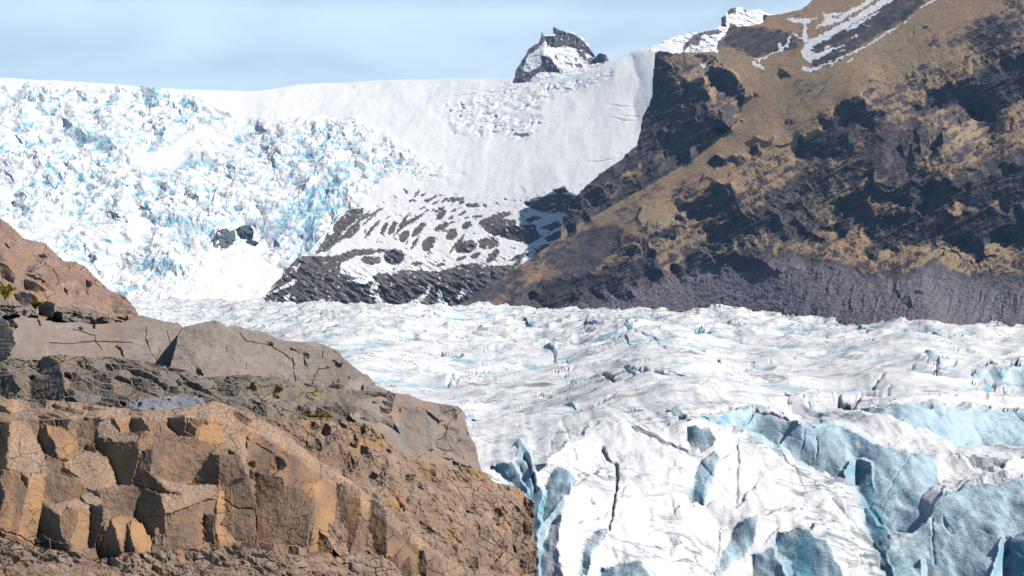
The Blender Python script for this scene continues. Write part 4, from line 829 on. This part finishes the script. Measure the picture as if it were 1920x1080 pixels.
# left smooth slab
lump('rock_slab', [(-160,585),(0,592),(12,600),(40,594),(75,597),(110,605),(150,603),(175,608),(228,604),(245,598),(262,590),(290,597),(312,603),(335,605),(350,620),(345,640),(338,672),(335,690),(300,705),(-160,705)],
     sub(OC, -0.6), [([(-160,590),(20,595),(28,640),(12,680),(-160,700)], LN), (ZB([(70,110),(140,60),(170,130),(200,200),(110,210)]), LN), (ZB([(880,200),(920,190),(950,240),(900,230)]), DN), (ZB([(1050,160),(1080,170),(1070,220),(1045,215)]), DN), (ZB([(1290,420),(1320,405),(1390,450),(1400,550),(1370,540),(1350,460)]), LN),
        (ZB([(1200,455),(1290,420),(1350,460),(1370,545),(1210,530)]), (0.2,-0.85,0.5)), (ZB([(1640,330),(1750,320),(1800,420),(1760,580),(1690,480)]), (0.35,-0.85,0.4)), (ZB([(420,100),(450,100),(450,190),(430,180)]), LN), (ZB([(450,95),(620,130),(640,165),(460,150)]), TN)],
     grey.m, 'broad smooth pinkish grey slab at the left with fine cracks across its face', 'rock slab', step=0.9, lam=140, amp=0.0007, ns=40, skirt=0.07, jig=0.8,
     auto=lambda fd: (fd.setn(np.ones(fd.X.shape), (0.12,-0.86,0.50), .9), fd_auto(fd, 120, 60, 5, 8, ((0.0, LN),), 0.10, .4, (0.12,-0.86,0.5))),
     attr=lambda X, Y: (0.25+0.3*fbm(X/80, Y/12, 2, 4), 0*X, 0*X),
     disp=lambda X, Y: sum(0.0012*np.exp(-(dline(X+2*noise3(X/9, Y/9, 1), Y+noise3(X/9, Y/9, 3), ZB(P))[0]/0.9)**2) for P in ([(820,220),(960,265),(1060,300),(1070,360),(1150,460)], [(550,380),(800,390),(1060,360),(1500,380)], [(1640,200),(1640,330),(1690,480),(1760,585)], [(1870,250),(1920,400)]))+0.0003*fbm(X/90, Y/4, 3, 3))
# right smooth slab
lump('rock_slab', [(318,690),(330,645),(333,628),(345,612),(380,604),(404,600),(415,604),(425,612),(450,611),(466,618),(500,623),(528,638),(560,640),(590,641),(612,648),(635,657),(642,668),(655,680),(668,690),(680,700),(690,702),(705,722),(742,737),(742,765),(318,760)],
     sub(OC, -0.9), [(ZC([(0,300),(60,60),(90,60),(60,200),(20,330)]), LN, .8), (ZC([(60,130),(200,160),(290,200),(290,400),(0,370),(20,300)]), (-0.25,-0.93,0.25), .7), (ZC([(270,410),(330,400),(380,500),(300,520)]), DN, .8), (ZC([(1480,350),(1510,320),(1540,390),(1480,400)]), LN), (ZC([(1510,310),(1640,325),(1640,350),(1530,360)]), TN),
        (ZC([(1800,340),(1880,330),(1930,400),(1880,420)]), LN), (ZC([(1040,520),(1300,520),(1380,590),(1100,600)]), (-.2,-.95,.1)), (ZC([(1070,120),(1150,120),(1170,180),(1100,170)]), LN, .8), (ZC([(1340,230),(1480,260),(1500,400),(1420,400)]), (0.4,-0.8,0.4)), (ZC([(1380,120),(1800,130),(1900,230),(1500,220)]), UN, .7),
        (ZD([(200,0),(260,0),(250,60),(210,50)]), DN), (ZD([(720,230),(760,250),(800,390),(770,380)]), LN), (ZD([(450,320),(520,230),(480,340)]), LN), (ZD([(760,230),(830,280),(840,340),(800,390),(770,260)]), RN), (ZD([(150,220),(280,250),(240,310),(100,280)]), LN, .6), (ZD([(330,150),(520,180),(500,230),(440,330),(340,310)]), RN, .7)],
     grey.m, 'large darker grey rounded slab right of the smooth one, against the glacier', 'rock slab', step=0.9, lam=140, amp=0.0012, ns=30, skirt=0.10, jig=0.9,
     auto=lambda fd: (fd.setn(np.ones(fd.X.shape), (0.02,-0.94,0.33), .9), fd_auto(fd, 60, 30, 15, 12, ((0.08, LN), (0.1, UN)), 0.14, .8, (0.05,-0.9,0.42), region=[(540,630),(760,630),(760,770),(560,770)])),
     attr=lambda X, Y: (0.10+0.25*fbm(X/50, Y/20, 2, 4), 0*X, 0*X),
     disp=lambda X, Y: sum(0.0014*np.exp(-(dline(X+2*noise3(X/9, Y/9, 1), Y+noise3(X/9, Y/9, 3), ZC(P))[0]/1.0)**2) for P in ([(1780,420),(1650,440),(1600,580),(1570,640)], [(780,30),(850,120),(1100,160),(1250,250),(1370,330),(1400,590)], [(620,180),(625,240)], [(850,370),(845,430)], [(1700,230),(1705,310)]))+0.0003*fbm(X/70, Y/5, 5, 3))
# dark blocky band
def ab(fd):
    fd_auto(fd, 34, 17, 4, 21, ((0.36, LN), (0.16, DN), (0.20, TN), (0.06, RN)), 0.15, .98, (0.0,-0.97,0.1)); fd_auto(fd, 12, 6, 4, 25, ((0.30, LN), (0.16, DN), (0.2, TN)), 0.2, .4)
    fd_auto(fd, 24, 13, 14, 31, ((0.42, LN), (0.2, DN), (0.15, UN)), 0.15, .9, region=[(120,665),(340,700),(420,760),(120,780)])
lump('rock_band', [(-160,672),(0,678),(20,672),(75,675),(80,668),(112,664),(140,667),(200,668),(230,672),(268,676),(320,688),(340,692),(375,708),(420,705),(460,702),(500,706),(560,716),(620,728),(690,732),(742,738),(735,770),(700,800),(560,830),(400,810),(-160,815)],
     sub(OC, -1.0), [(ZB([(440,580),(500,520),(590,540),(660,580),(680,680),(720,740),(730,1000),(650,1040),(400,1030),(330,1000),(340,760),(450,700)]), (-0.80,-0.58,-0.05)), (ZB([(100,580),(440,610),(440,650),(100,640)]), FN), (ZB([(90,670),(440,680),(440,730),(80,700)]), TN), (ZB([(180,720),(330,740),(320,840),(240,870),(170,800)]), UN),
        (ZB([(0,740),(150,730),(180,830),(240,880),(80,1000),(0,980)]), LN), (ZB([(100,1000),(240,880),(340,840),(350,1000),(280,1020)]), DN), (ZB([(0,680),(100,700),(0,740)]), DN), (ZB([(680,580),(850,580),(900,660),(800,650),(720,680)]), UN), (ZB([(1240,600),(1340,620),(1360,700),(1280,680)]), LN), (ZB([(1400,670),(1560,660),(1700,720),(1900,860),(1900,960),(1700,800),(1500,740)]), DN),
        (ZC([(120,560),(240,560),(440,660),(480,740),(280,680),(140,600)]), DN), (ZC([(240,540),(460,550),(520,620),(500,700),(380,640)]), UN), (ZC([(520,640),(640,600),(780,620),(760,740),(640,760),(540,740)]), LN), (ZC([(600,540),(740,500),(900,510),(900,590),(740,570)]), LN), (ZC([(1040,620),(1100,610),(1150,720),(1060,710)]), (-0.2,-.95,.1)),
        (ZC([(1250,640),(1400,620),(1400,780),(1250,760)]), FN), (ZC([(1400,620),(1460,640),(1460,720),(1400,780)]), RN), (ZC([(600,770),(900,760),(1080,820),(1100,980),(1000,960),(800,850)]), LN), (ZC([(1420,830),(1560,840),(1600,960),(1440,960)]), LN), (ZC([(1640,840),(1800,930),(1790,990),(1620,930)]), LN), (ZC([(560,740),(1150,720),(1150,770),(600,770)]), TN),
        (ZC([(1180,800),(1400,790),(1410,940),(1300,980),(1200,860)]), (0.2,-0.95,0.2)), (ZC([(1400,820),(1920,830),(1920,850),(1420,840)]), TN), (ZD([(130,480),(400,480),(400,600),(330,680),(240,600),(150,560)]), LN), (ZD([(400,490),(450,500),(440,640),(380,680)]), RN), (ZD([(0,310),(560,360),(570,480),(440,480),(0,440)]), UN, .6)],
     dark.m, 'dark blocky cracked rock band beneath the two smooth slabs', 'rock ledge', step=0.8, lam=80, amp=0.0009, ns=16, skirt=0.06, auto=ab, jig=1.2,
     attr=lambda X, Y: (stn(X, Y, 30, 0.5, 4), 0.9*mossy(X, Y, [(474,727,7,9),(520,732,9,10),(600,778,40,4),(590,738,12,5),(410,745,6,4),(100,672,14,4),(640,700,6,6)]), 0*X), disp=crackdisp(28, 15, 4, 21, 0.006, 0.10))
# right blocks
lump('rock_block', [(660,760),(672,748),(690,746),(740,737),(765,738),(790,750),(830,757),(860,761),(872,775),(876,800),(880,815),(893,835),(897,862),(905,885),(898,905),(880,925),(800,905),(740,860),(680,800),(655,780)],
     sub(OC, -1.3), [(ZD([(440,500),(660,560),(800,590),(900,800),(820,740),(700,680),(440,650)]), (-0.05,-0.97,0.25)), (ZD([(900,510),(1100,500),(1200,570),(1330,690),(1350,800),(1280,960),(1240,980),(1100,1080),(900,880)]), (0.12,-0.95,0.28)), (ZD([(1200,570),(1340,690),(1350,800),(1280,960),(1250,940),(1260,740)]), (0.65,-0.72,0.2)),
        (ZD([(1120,500),(1250,560),(1350,640),(1340,700),(1230,600)]), DN), (ZD([(1350,470),(1480,480),(1560,540),(1540,640),(1400,600),(1340,560)]), (-0.2,-0.95,0.3)), (ZD([(1560,480),(1640,600),(1680,820),(1620,800),(1520,700),(1550,560)]), (0.70,-0.66,0.3)), (ZD([(1350,640),(1500,670),(1440,740),(1350,700)]), TN),
        (ZD([(1350,860),(1460,720),(1560,740),(1600,860),(1420,1000),(1300,960)]), (-0.25,-0.9,0.3)), (ZD([(1440,970),(1600,870),(1640,860),(1620,1080),(1560,1080)]), RN), (ZD([(1250,970),(1420,1010),(1500,1080),(1240,1080)]), UN), (ZD([(585,405),(670,410),(670,470),(590,460)]), LN), (ZD([(670,485),(770,520),(770,580),(680,560)]), LN),
        (ZD([(560,400),(700,380),(1100,440),(1160,500),(820,490),(680,470)]), TN, .8), (ZD([(1640,880),(1740,880),(1800,1080),(1640,1060)]), RN), (ZE([(730,20),(800,40),(760,180),(725,180)]), LN), (ZE([(770,160),(930,160),(940,200),(900,225),(800,215)]), FN), (ZE([(810,50),(900,60),(930,160),(790,150)]), DN)],
     grey.m, 'massive tan grey block with rounded corner at the right of the ledge', 'rock', step=0.8, lam=110, amp=0.0010, ns=24, skirt=0.09, jig=0.9, attr=lambda X, Y: (0.28+0.3*fbm(X/40, Y/30, 2, 4), 0*X, 0*X), disp=crackdisp(60, 45, 20, 33, 0.004, 0.03))
# right-hand cliff
def ac(fd):
    fd_auto(fd, 46, 24, 48, 41, ((0.22, LN), (0.10, DN), (0.22, UN)), 0.16, .95, (0.05,-0.92,0.35)); fd_auto(fd, 20, 12, 52, 43, ((0.25, LN), (0.12, DN), (0.2, UN)), 0.16, .5, (0.05,-0.92,0.35)); fd_auto(fd, 11, 8, 55, 45, ((0.22, LN), (0.12, DN), (0.18, TN), (.1, RN)), 0.25, .5, (0.1,-0.85,0.45))
    fd_auto(fd, 14, 18, 8, 47, ((0.32, LN), (0.10, DN), (0.15, RN)), 0.25, .85, region=[(540,790),(690,790),(780,900),(700,920),(560,860)]); fd_auto(fd, 16, 26, 25, 49, ((0.34, LN), (0.1, DN), (0.2, RN)), 0.25, .75, region=[(880,950),(1010,940),(1020,1240),(860,1240)])
lump('cracked_cliff', [(440,790),(540,778),(600,788),(660,790),(680,792),(720,815),(750,845),(800,868),(860,872),(910,885),(925,903),(948,908),(975,915),(985,930),(1001,940),(1004,962),(1000,985),(1002,1010),(1010,1030),(1011,1050),(1006,1080),(1016,1240),(820,1240),(560,960),(440,840)],
     sub(OC, -1.9), [(ZE([(800,230),(1180,200),(1190,360),(1010,370),(900,360)]), (0.2,-0.78,0.6)), (ZE([(1010,375),(1160,370),(1200,420),(1180,470),(1100,490),(1020,430)]), (0.15,-0.8,0.58)), (ZE([(1080,470),(1200,440),(1230,480),(1140,560)]), DN), (ZE([(1400,310),(1490,400),(1480,560),(1400,500),(1380,420)]), LN), (ZE([(1370,560),(1480,590),(1460,700),(1380,740)]), LN),
        (ZE([(1260,230),(1370,250),(1390,330),(1360,470),(1250,350)]), RN), (ZE([(400,80),(560,100),(660,210),(620,220),(500,130)]), DN, .9), (ZE([(290,130),(400,150),(400,200),(300,220)]), DN), (ZE([(830,420),(920,500),(850,500)]), DN), (ZE([(940,560),(1000,620),(990,780),(960,700)]), LN), (ZE([(1260,680),(1310,750),(1330,900),(1280,840)]), LN),
        (ZE([(740,380),(830,420),(820,560),(760,600)]), RN), (ZE([(560,70),(720,120),(860,330),(900,430),(820,400),(700,270),(580,160)]), UN)],
     tan.m, 'rough cracked tan cliff falling to the bottom right beside the ice', 'cliff', step=0.8, lam=90, amp=0.0017, ns=18, skirt=0.12, auto=ac, jig=1.5,
     attr=lambda X, Y: (stn(X, Y, 40, 0.8, 6), 0.8*mossy(X, Y, [(775,893,8,7),(610,800,30,4)]), 0*X), disp=crackdisp(46, 24, 48, 41, 0.005, 0.04))
# slate sheet lying on the cliff top
lump('slate_slab', [(210,767),(240,759),(262,748),(300,743),(345,741),(370,743),(398,750),(385,758),(350,766),(300,771),(240,771)], [(210,765,46.4),(400,765,46.6),(300,740,47.2),(210,740,47.2),(400,740,47.2)], [], slate.m, 'thin blue grey slate sheet lying flat on the cliff top', 'rock slab',
     step=0.7, lam=20, amp=0.001, ns=14, skirt=0.02, jig=3.5, auto=lambda fd: fd_auto(fd, 34, 5, -14, 51, ((0.4, (0.2,-0.45,0.88)), (0.25, LN)), 0.2, .95, (0,-0.85,0.5)))

# basalt cliff
FB = (0.10,-0.97,0.15); RB = (0.62,-0.77,0.16); LB = (-0.72,-0.69,0.04); DB = (-0.62,-0.72,-0.3); UB = (0.12,-0.80,0.58); TB = (0.2,-0.55,0.82); MB = (-0.30,-0.94,0.08)
bf = [([(60,210),(150,200),(250,400),(265,510),(170,560),(150,500),(40,470),(50,350)], UB), ([(-40,200),(60,210),(40,400),(20,480),(-40,490)], LB), ([(0,520),(20,480),(120,520),(150,600),(130,700),(100,850),(20,840),(0,820)], FB), ([(-60,530),(0,530),(30,620),(0,720),(-60,740)], LB),
      ([(150,600),(180,500),(265,510),(240,650),(230,760),(190,900),(100,860),(130,700)], RB), ([(110,500),(160,520),(155,590),(120,540)], LB), ([(230,230),(270,270),(310,330),(320,400),(250,390),(230,330)], LB), ([(260,230),(430,260),(440,360),(370,410),(330,420),(310,330),(270,280)], RB),
      ([(430,210),(550,210),(540,330),(500,340),(440,370),(430,270)], FB), ([(550,210),(640,200),(690,280),(600,300),(550,300)], UB), ([(620,195),(650,195),(690,270),(670,275)], DB), ([(640,190),(740,180),(730,270),(690,275)], RB), ([(740,190),(800,190),(850,260),(740,275),(725,240)], LB),
      ([(830,200),(950,190),(1000,290),(850,280)], FB), ([(940,190),(1040,170),(1050,230),(1100,300),(1000,290),(940,240)], DB), ([(1050,200),(1110,250),(1100,300),(1040,260)], LB), ([(1130,230),(1210,220),(1270,280),(1260,340),(1120,310)], RB), ([(1240,230),(1370,280),(1400,440),(1400,540),(1350,400),(1270,350)], UB),
      ([(1400,310),(1480,310),(1550,400),(1540,480),(1420,490),(1390,440)], FB), ([(1550,400),(1600,420),(1620,470),(1560,490)], LB), ([(1600,380),(1760,430),(1760,550),(1650,560),(1590,490),(1620,450)], FB), ([(540,330),(780,320),(785,390),(745,570),(660,570),(620,420),(540,370)], LB), ([(600,292),(785,292),(770,322),(640,325)], TB),
      ([(780,290),(860,280),(860,360),(800,370),(785,400)], FB), ([(800,370),(860,365),(860,420),(840,480),(760,560),(740,570)], LB), ([(860,290),(1100,300),(1240,350),(1180,390),(1080,560),(900,530),(850,470),(860,380)], (0.2,-0.97,0.02)), ([(1190,390),(1240,400),(1235,560),(1075,570),(1100,520)], DB),
      ([(1240,395),(1350,400),(1400,540),(1440,700),(1430,880),(1340,890),(1300,850),(1250,780),(1260,630),(1235,560)], (-0.42,-0.9,0.04)), ([(360,440),(480,375),(600,410),(640,500),(660,580),(560,590),(510,600),(440,530),(370,470)], UB), ([(350,465),(370,470),(450,520),(440,530),(350,490)], DB),
      ([(250,520),(300,505),(440,530),(500,600),(440,640),(270,670),(250,600)], FB), ([(260,400),(330,420),(350,440),(330,500),(270,500),(255,450)], FB), ([(270,680),(430,645),(510,680),(500,700),(440,710),(380,690),(340,740),(280,690)], TB), ([(250,680),(340,740),(345,850),(390,900),(290,880),(220,830),(240,740)], LB),
      ([(340,740),(380,690),(440,710),(435,770),(395,890),(350,850)], MB), ([(440,710),(505,690),(500,890),(450,940),(395,890),(430,780)], RB), ([(505,675),(580,680),(580,760),(560,850),(530,920),(490,930),(505,800)], LB), ([(450,630),(480,610),(550,620),(580,680),(500,680)], TB),
      ([(550,600),(640,575),(820,580),(800,640),(740,740),(600,730),(580,690)], FB), ([(545,960),(580,840),(640,760),(660,850),(690,950),(640,985)], LB), ([(620,760),(680,735),(720,760),(700,850),(690,930),(660,830)], RB), ([(690,950),(720,780),(740,850),(765,950)], LB), ([(735,765),(800,780),(860,880),(850,940),(790,950),(760,920),(735,850)], RB),
      ([(760,700),(820,590),(900,600),(930,680),(930,780),(870,800),(850,870),(800,780),(750,750)], DB), ([(820,480),(880,540),(950,600),(1030,615),(900,620),(820,580),(760,560)], DB), ([(880,530),(1080,570),(1225,560),(1220,620),(1060,690),(1020,610),(950,590)], TB), ([(900,615),(1020,625),(1060,690),(930,740),(920,670)], UB),
      ([(930,750),(1060,690),(1130,700),(1140,900),(1040,925),(945,935),(930,850)], FB), ([(1140,730),(1225,740),(1200,800),(1210,900),(1140,890)], LB), ([(1225,600),(1260,600),(1265,750),(1240,790),(1330,890),(1300,910),(1240,900),(1210,800),(1220,740)], RB), ([(870,800),(920,810),(910,940),(870,945)], FB),
      ([(1430,500),(1590,520),(1600,570),(1740,600),(1760,690),(1740,800),(1725,920),(1560,900),(1460,890),(1430,800),(1440,700)], (-0.62,-0.78,0.0)), ([(1760,560),(1830,520),(1890,560),(1895,650),(1870,900),(1800,940),(1735,950),(1755,850),(1770,700)], RB), ([(1790,820),(1860,870),(1870,950),(1785,950)], LB)]
bf8 = [([(370,650),(470,660),(490,740),(470,850),(430,990),(360,980),(370,850)], LB), ([(480,700),(530,720),(515,850),(500,990),(470,990),(480,800)], RB), ([(530,720),(600,760),(615,880),(600,990),(515,980),(520,850)], LB), ([(600,740),(680,830),(670,900),(700,920),(640,990),(605,990)], RB), ([(680,830),(750,880),(770,950),(740,980),(700,960),(680,900)], MB),
       ([(20,400),(150,440),(280,560),(450,640),(600,740),(700,830),(760,900),(900,1020),(1020,1100),(920,1100),(760,960),(700,860),(540,720),(370,620),(260,560),(100,480),(0,430)], TB), ([(770,940),(900,1020),(1020,1100),(1100,1250),(760,1250)], MB), ([(750,960),(780,960),(790,1100),(740,1080)], DB)]
def abz(fd):
    fd_auto(fd, 26, 60, 2, 61, ((0.40, LB), (0.3, RB)), 0.08, .95, FB, warp=.3)
    fd_auto(fd, 26, 10, 8, 63, ((0.15, LB), (0.3, UB)), 0.25, .8, (0.15,-0.6,0.75), region=[(-160,740),(420,740),(640,880),(600,880),(420,790),(400,785),(240,780),(0,790),(-160,790)])
    fd_auto(fd, 26, 14, 30, 65, ((0.12, LB),), 0.18, .7, (0.2,-0.6,0.72), region=[(400,750),(480,780),(640,890),(620,900),(450,820)])
cols = lump('basalt_cliff', [(-160,752),(0,748),(60,749),(130,752),(200,762),(260,768),(330,767),(380,757),(410,752),(440,765),(470,775),(500,790),(540,815),(580,850),(610,870),(650,895),(690,925),(730,955),(760,985),(790,1010),(830,1040),(870,1065),(900,1090),(960,1160),(960,1240),(-160,1240)],
     sub(OC, -2.2), [(Z7(P), n) for P, n in bf]+[(Z8(P), n) for P, n in bf8], basalt.m, 'orange brown basalt cliff with blocky broken columns at the lower left', 'cliff', step=0.7, lam=140, amp=0.0005, ns=12, skirt=0.06, auto=abz, warp=1.8, ws=7, jig=1.0,
     attr=lambda X, Y: (np.clip(0.33+0.45*fbm(X/40, Y/70, 2, 4)+0.35*sum(inpoly(X, Y, Z7(P)).astype(float) for P, n in bf if n is RB), 0, 1), 0.8*mossy(X, Y, [(473,873,9,7),(625,890,6,4),(180,1040,10,3)]), 0.26*blur(sum(inpoly(X, Y, Z7(P)).astype(float) for P, n in bf if n in (TB, UB))+inpoly(X, Y, [(-160,740),(420,740),(470,770),(640,885),(820,1020),(900,1090),(850,1090),(740,990),(600,890),(500,820),(400,790),(0,785),(-160,790)]).astype(float), 2)*np.clip(0.6+fbm(X/5, Y/4, 4, 4), 0, 1.3)),  # sunlight painted in: right faces more orange, tops paler, over the rock's own stain
     disp=lambda X, Y: 0.00012*fbm(X/3, Y/16, 4, 3)+crackdisp(40, 30, 10, 71, 0.003, 0.03)(X, Y)+sum(0.002*np.exp(-(dline(X+2*noise3(X/9, Y/9, 1), Y+2*noise3(X/9, Y/9, 3), P)[0]/1.0)**2) for P in (Z7([(920,740),(1040,700),(1140,660),(1200,650)]), Z7([(1430,620),(1440,760),(1435,890)]), Z7([(1250,640),(1330,700),(1420,700)]), Z7([(0,820),(100,850),(190,900),(300,900)]), Z8([(0,470),(80,520),(100,590)]))))
# rubble ledge along the bottom
def ar(fd):
    fd_auto(fd, 26, 12, 10, 81, ((0.22, LN), (0.12, DN), (0.3, TN)), 0.3, .95, (0.05,-0.75,0.6)); fd_auto(fd, 9, 6, 10, 83, ((0.25, LN), (0.15, DN), (0.25, TN)), 0.3, .5, (0.05,-0.75,0.6))
lump('rubble_ledge', [(-160,995),(0,1005),(20,1010),(60,1024),(100,1030),(140,1034),(180,1048),(230,1044),(290,1033),(360,1028),(440,1022),(480,1028),(560,1040),(620,1044),(680,1036),(715,1042),(740,1055),(760,1085),(780,1140),(780,1240),(-160,1240)],
     sub(OC, -3.2), [(Z7([(0,1030),(300,1010),(520,1040),(800,1080),(0,1080)]), (0.05,-0.7,0.7), .7), (Z8([(530,1000),(600,990),(700,1020),(720,1080),(540,1080)]), UN, .6)], tan.m, 'purple brown rubble ledge along the bottom edge under the basalt cliff', 'rock ledge', step=0.8, lam=30, amp=0.0015, ns=14, skirt=0.03, auto=ar, jig=1.5,
     attr=lambda X, Y: (stn(X, Y, 40, 0.4, 9), 0*X, 0*X), disp=crackdisp(26, 12, 10, 81, 0.006, 0.12))

# ------------------------------------------------------------------ moss on the ledges
mm = M('moss', 0.9, 0.1); mm.color(mm.mix(mm.ramp(mm.noise(6.0, 5, 0.7), (0.35, 0.0), (0.65, 1.0)), (0.20, 0.16, 0.03), (0.60, 0.44, 0.07)))
ocf = rbf([(a, b, math.log(c)) for a, b, c in OC])
def moss(px, py, rx, rz, off, lab, seed):
    r = np.random.RandomState(seed); D = math.exp(float(ocf(np.array(float(px)), np.array(float(py)))))+off; k = D/F
    c = np.array([(px-960)*k, D, (540-py)*k]); V = []; Q = []
    for i in range(900):
        a = r.uniform(0, 2*np.pi); q = math.sqrt(r.uniform())*(0.75+0.3*math.sin(3*a+seed)+0.18*math.sin(7*a)); e = max(0, 1-q*q)
        p = np.array([q*math.cos(a)*rx*k, -0.35*rx*k*e*r.uniform(.5, 1.1), q*math.sin(a)*rz*k*r.uniform(.7, 1.15)])
        h = r.uniform(.05, .11)*(k/0.02)**.5; t = r.uniform(0, 6.28); d = np.array([math.cos(t), math.sin(t)*.6, 0])*h*.25
        up = np.array([r.normal()*.35, -0.35+r.normal()*.3, 1.0])*h
        n = len(V); V += [p-d, p+d, p+up]; Q.append((n, n+1, n+2))
    V = np.array(V); base = V[:, 2].min(); V[:, 2] -= base
    me = bpy.data.meshes.new('moss_clump'); me.from_pydata(V.tolist(), [], Q); me.materials.append(mm.m)
    o = bpy.data.objects.new('moss_clump', me); COL.objects.link(o); o.location = c+np.array([0, 0, base]); tag(o, lab, 'moss', 'moss on the rock ledges')
for i, (a, b, rx, rz, off, lab) in enumerate(((12, 546, 17, 15, -0.5, 'large yellow moss clump at the left edge on the reddish rock slope'), (67, 571, 9, 8, -0.4, 'olive moss tuft beside the dark green shaded block'),
        (521, 733, 8, 10, -1.5, 'yellow moss patch between grey stones under the darker grey slab'), (474, 727, 7, 8, -1.5, 'small yellow moss tuft left of the yellow moss patch under the darker grey slab'), (600, 781, 26, 3, -1.9, 'thin strip of olive moss along the step of the dark ledge'),
        (473, 872, 7, 6, -2.9, 'tiny moss tuft in a crack halfway up the basalt cliff'))):
    moss(a, b, rx, rz, off, lab, i)

# ================================================================== valley ground and haze
def ground():
    X, Y = np.meshgrid(np.linspace(-2600, 2600, 120), np.linspace(-400, 7500, 120))
    Z = -110+4*fbm(X/300, Y/300, 1, 3)
    m = rock_material('valley_gravel', (0.12,0.11,0.105), (0.20,0.18,0.17), (0.28,0.26,0.25), 0.2, 0.3, crack=False)
    make_mesh('ground', (X, Y, Z), np.ones(X.shape, bool), m.m, (0*X, 0*X, 0*X), kind='structure')
ground()
def haze():
    x, y0, y1, z0, z1 = 2700, -500, 7600, -130, 1300
    me = bpy.data.meshes.new('haze'); V = [(a, b, c) for a in (-x, x) for b in (y0, y1) for c in (z0, z1)]
    me.from_pydata(V, [], [(0,1,3,2), (4,6,7,5), (0,4,5,1), (2,3,7,6), (0,2,6,4), (1,5,7,3)])
    o = bpy.data.objects.new('haze', me); COL.objects.link(o); o['kind'] = 'stuff'
    m = bpy.data.materials.new('haze_air'); m.use_nodes = True; t = m.node_tree; t.nodes.clear()
    out = t.nodes.new('ShaderNodeOutputMaterial'); v = t.nodes.new('ShaderNodeVolumePrincipled'); v.inputs['Color'].default_value = (0.25, 0.55, 1.0, 1); v.inputs['Density'].default_value = HAZE; v.inputs['Anisotropy'].default_value = 0.0
    t.links.new(v.outputs[0], out.inputs['Volume']); me.materials.append(m)
HAZE = 2.8e-5
haze()
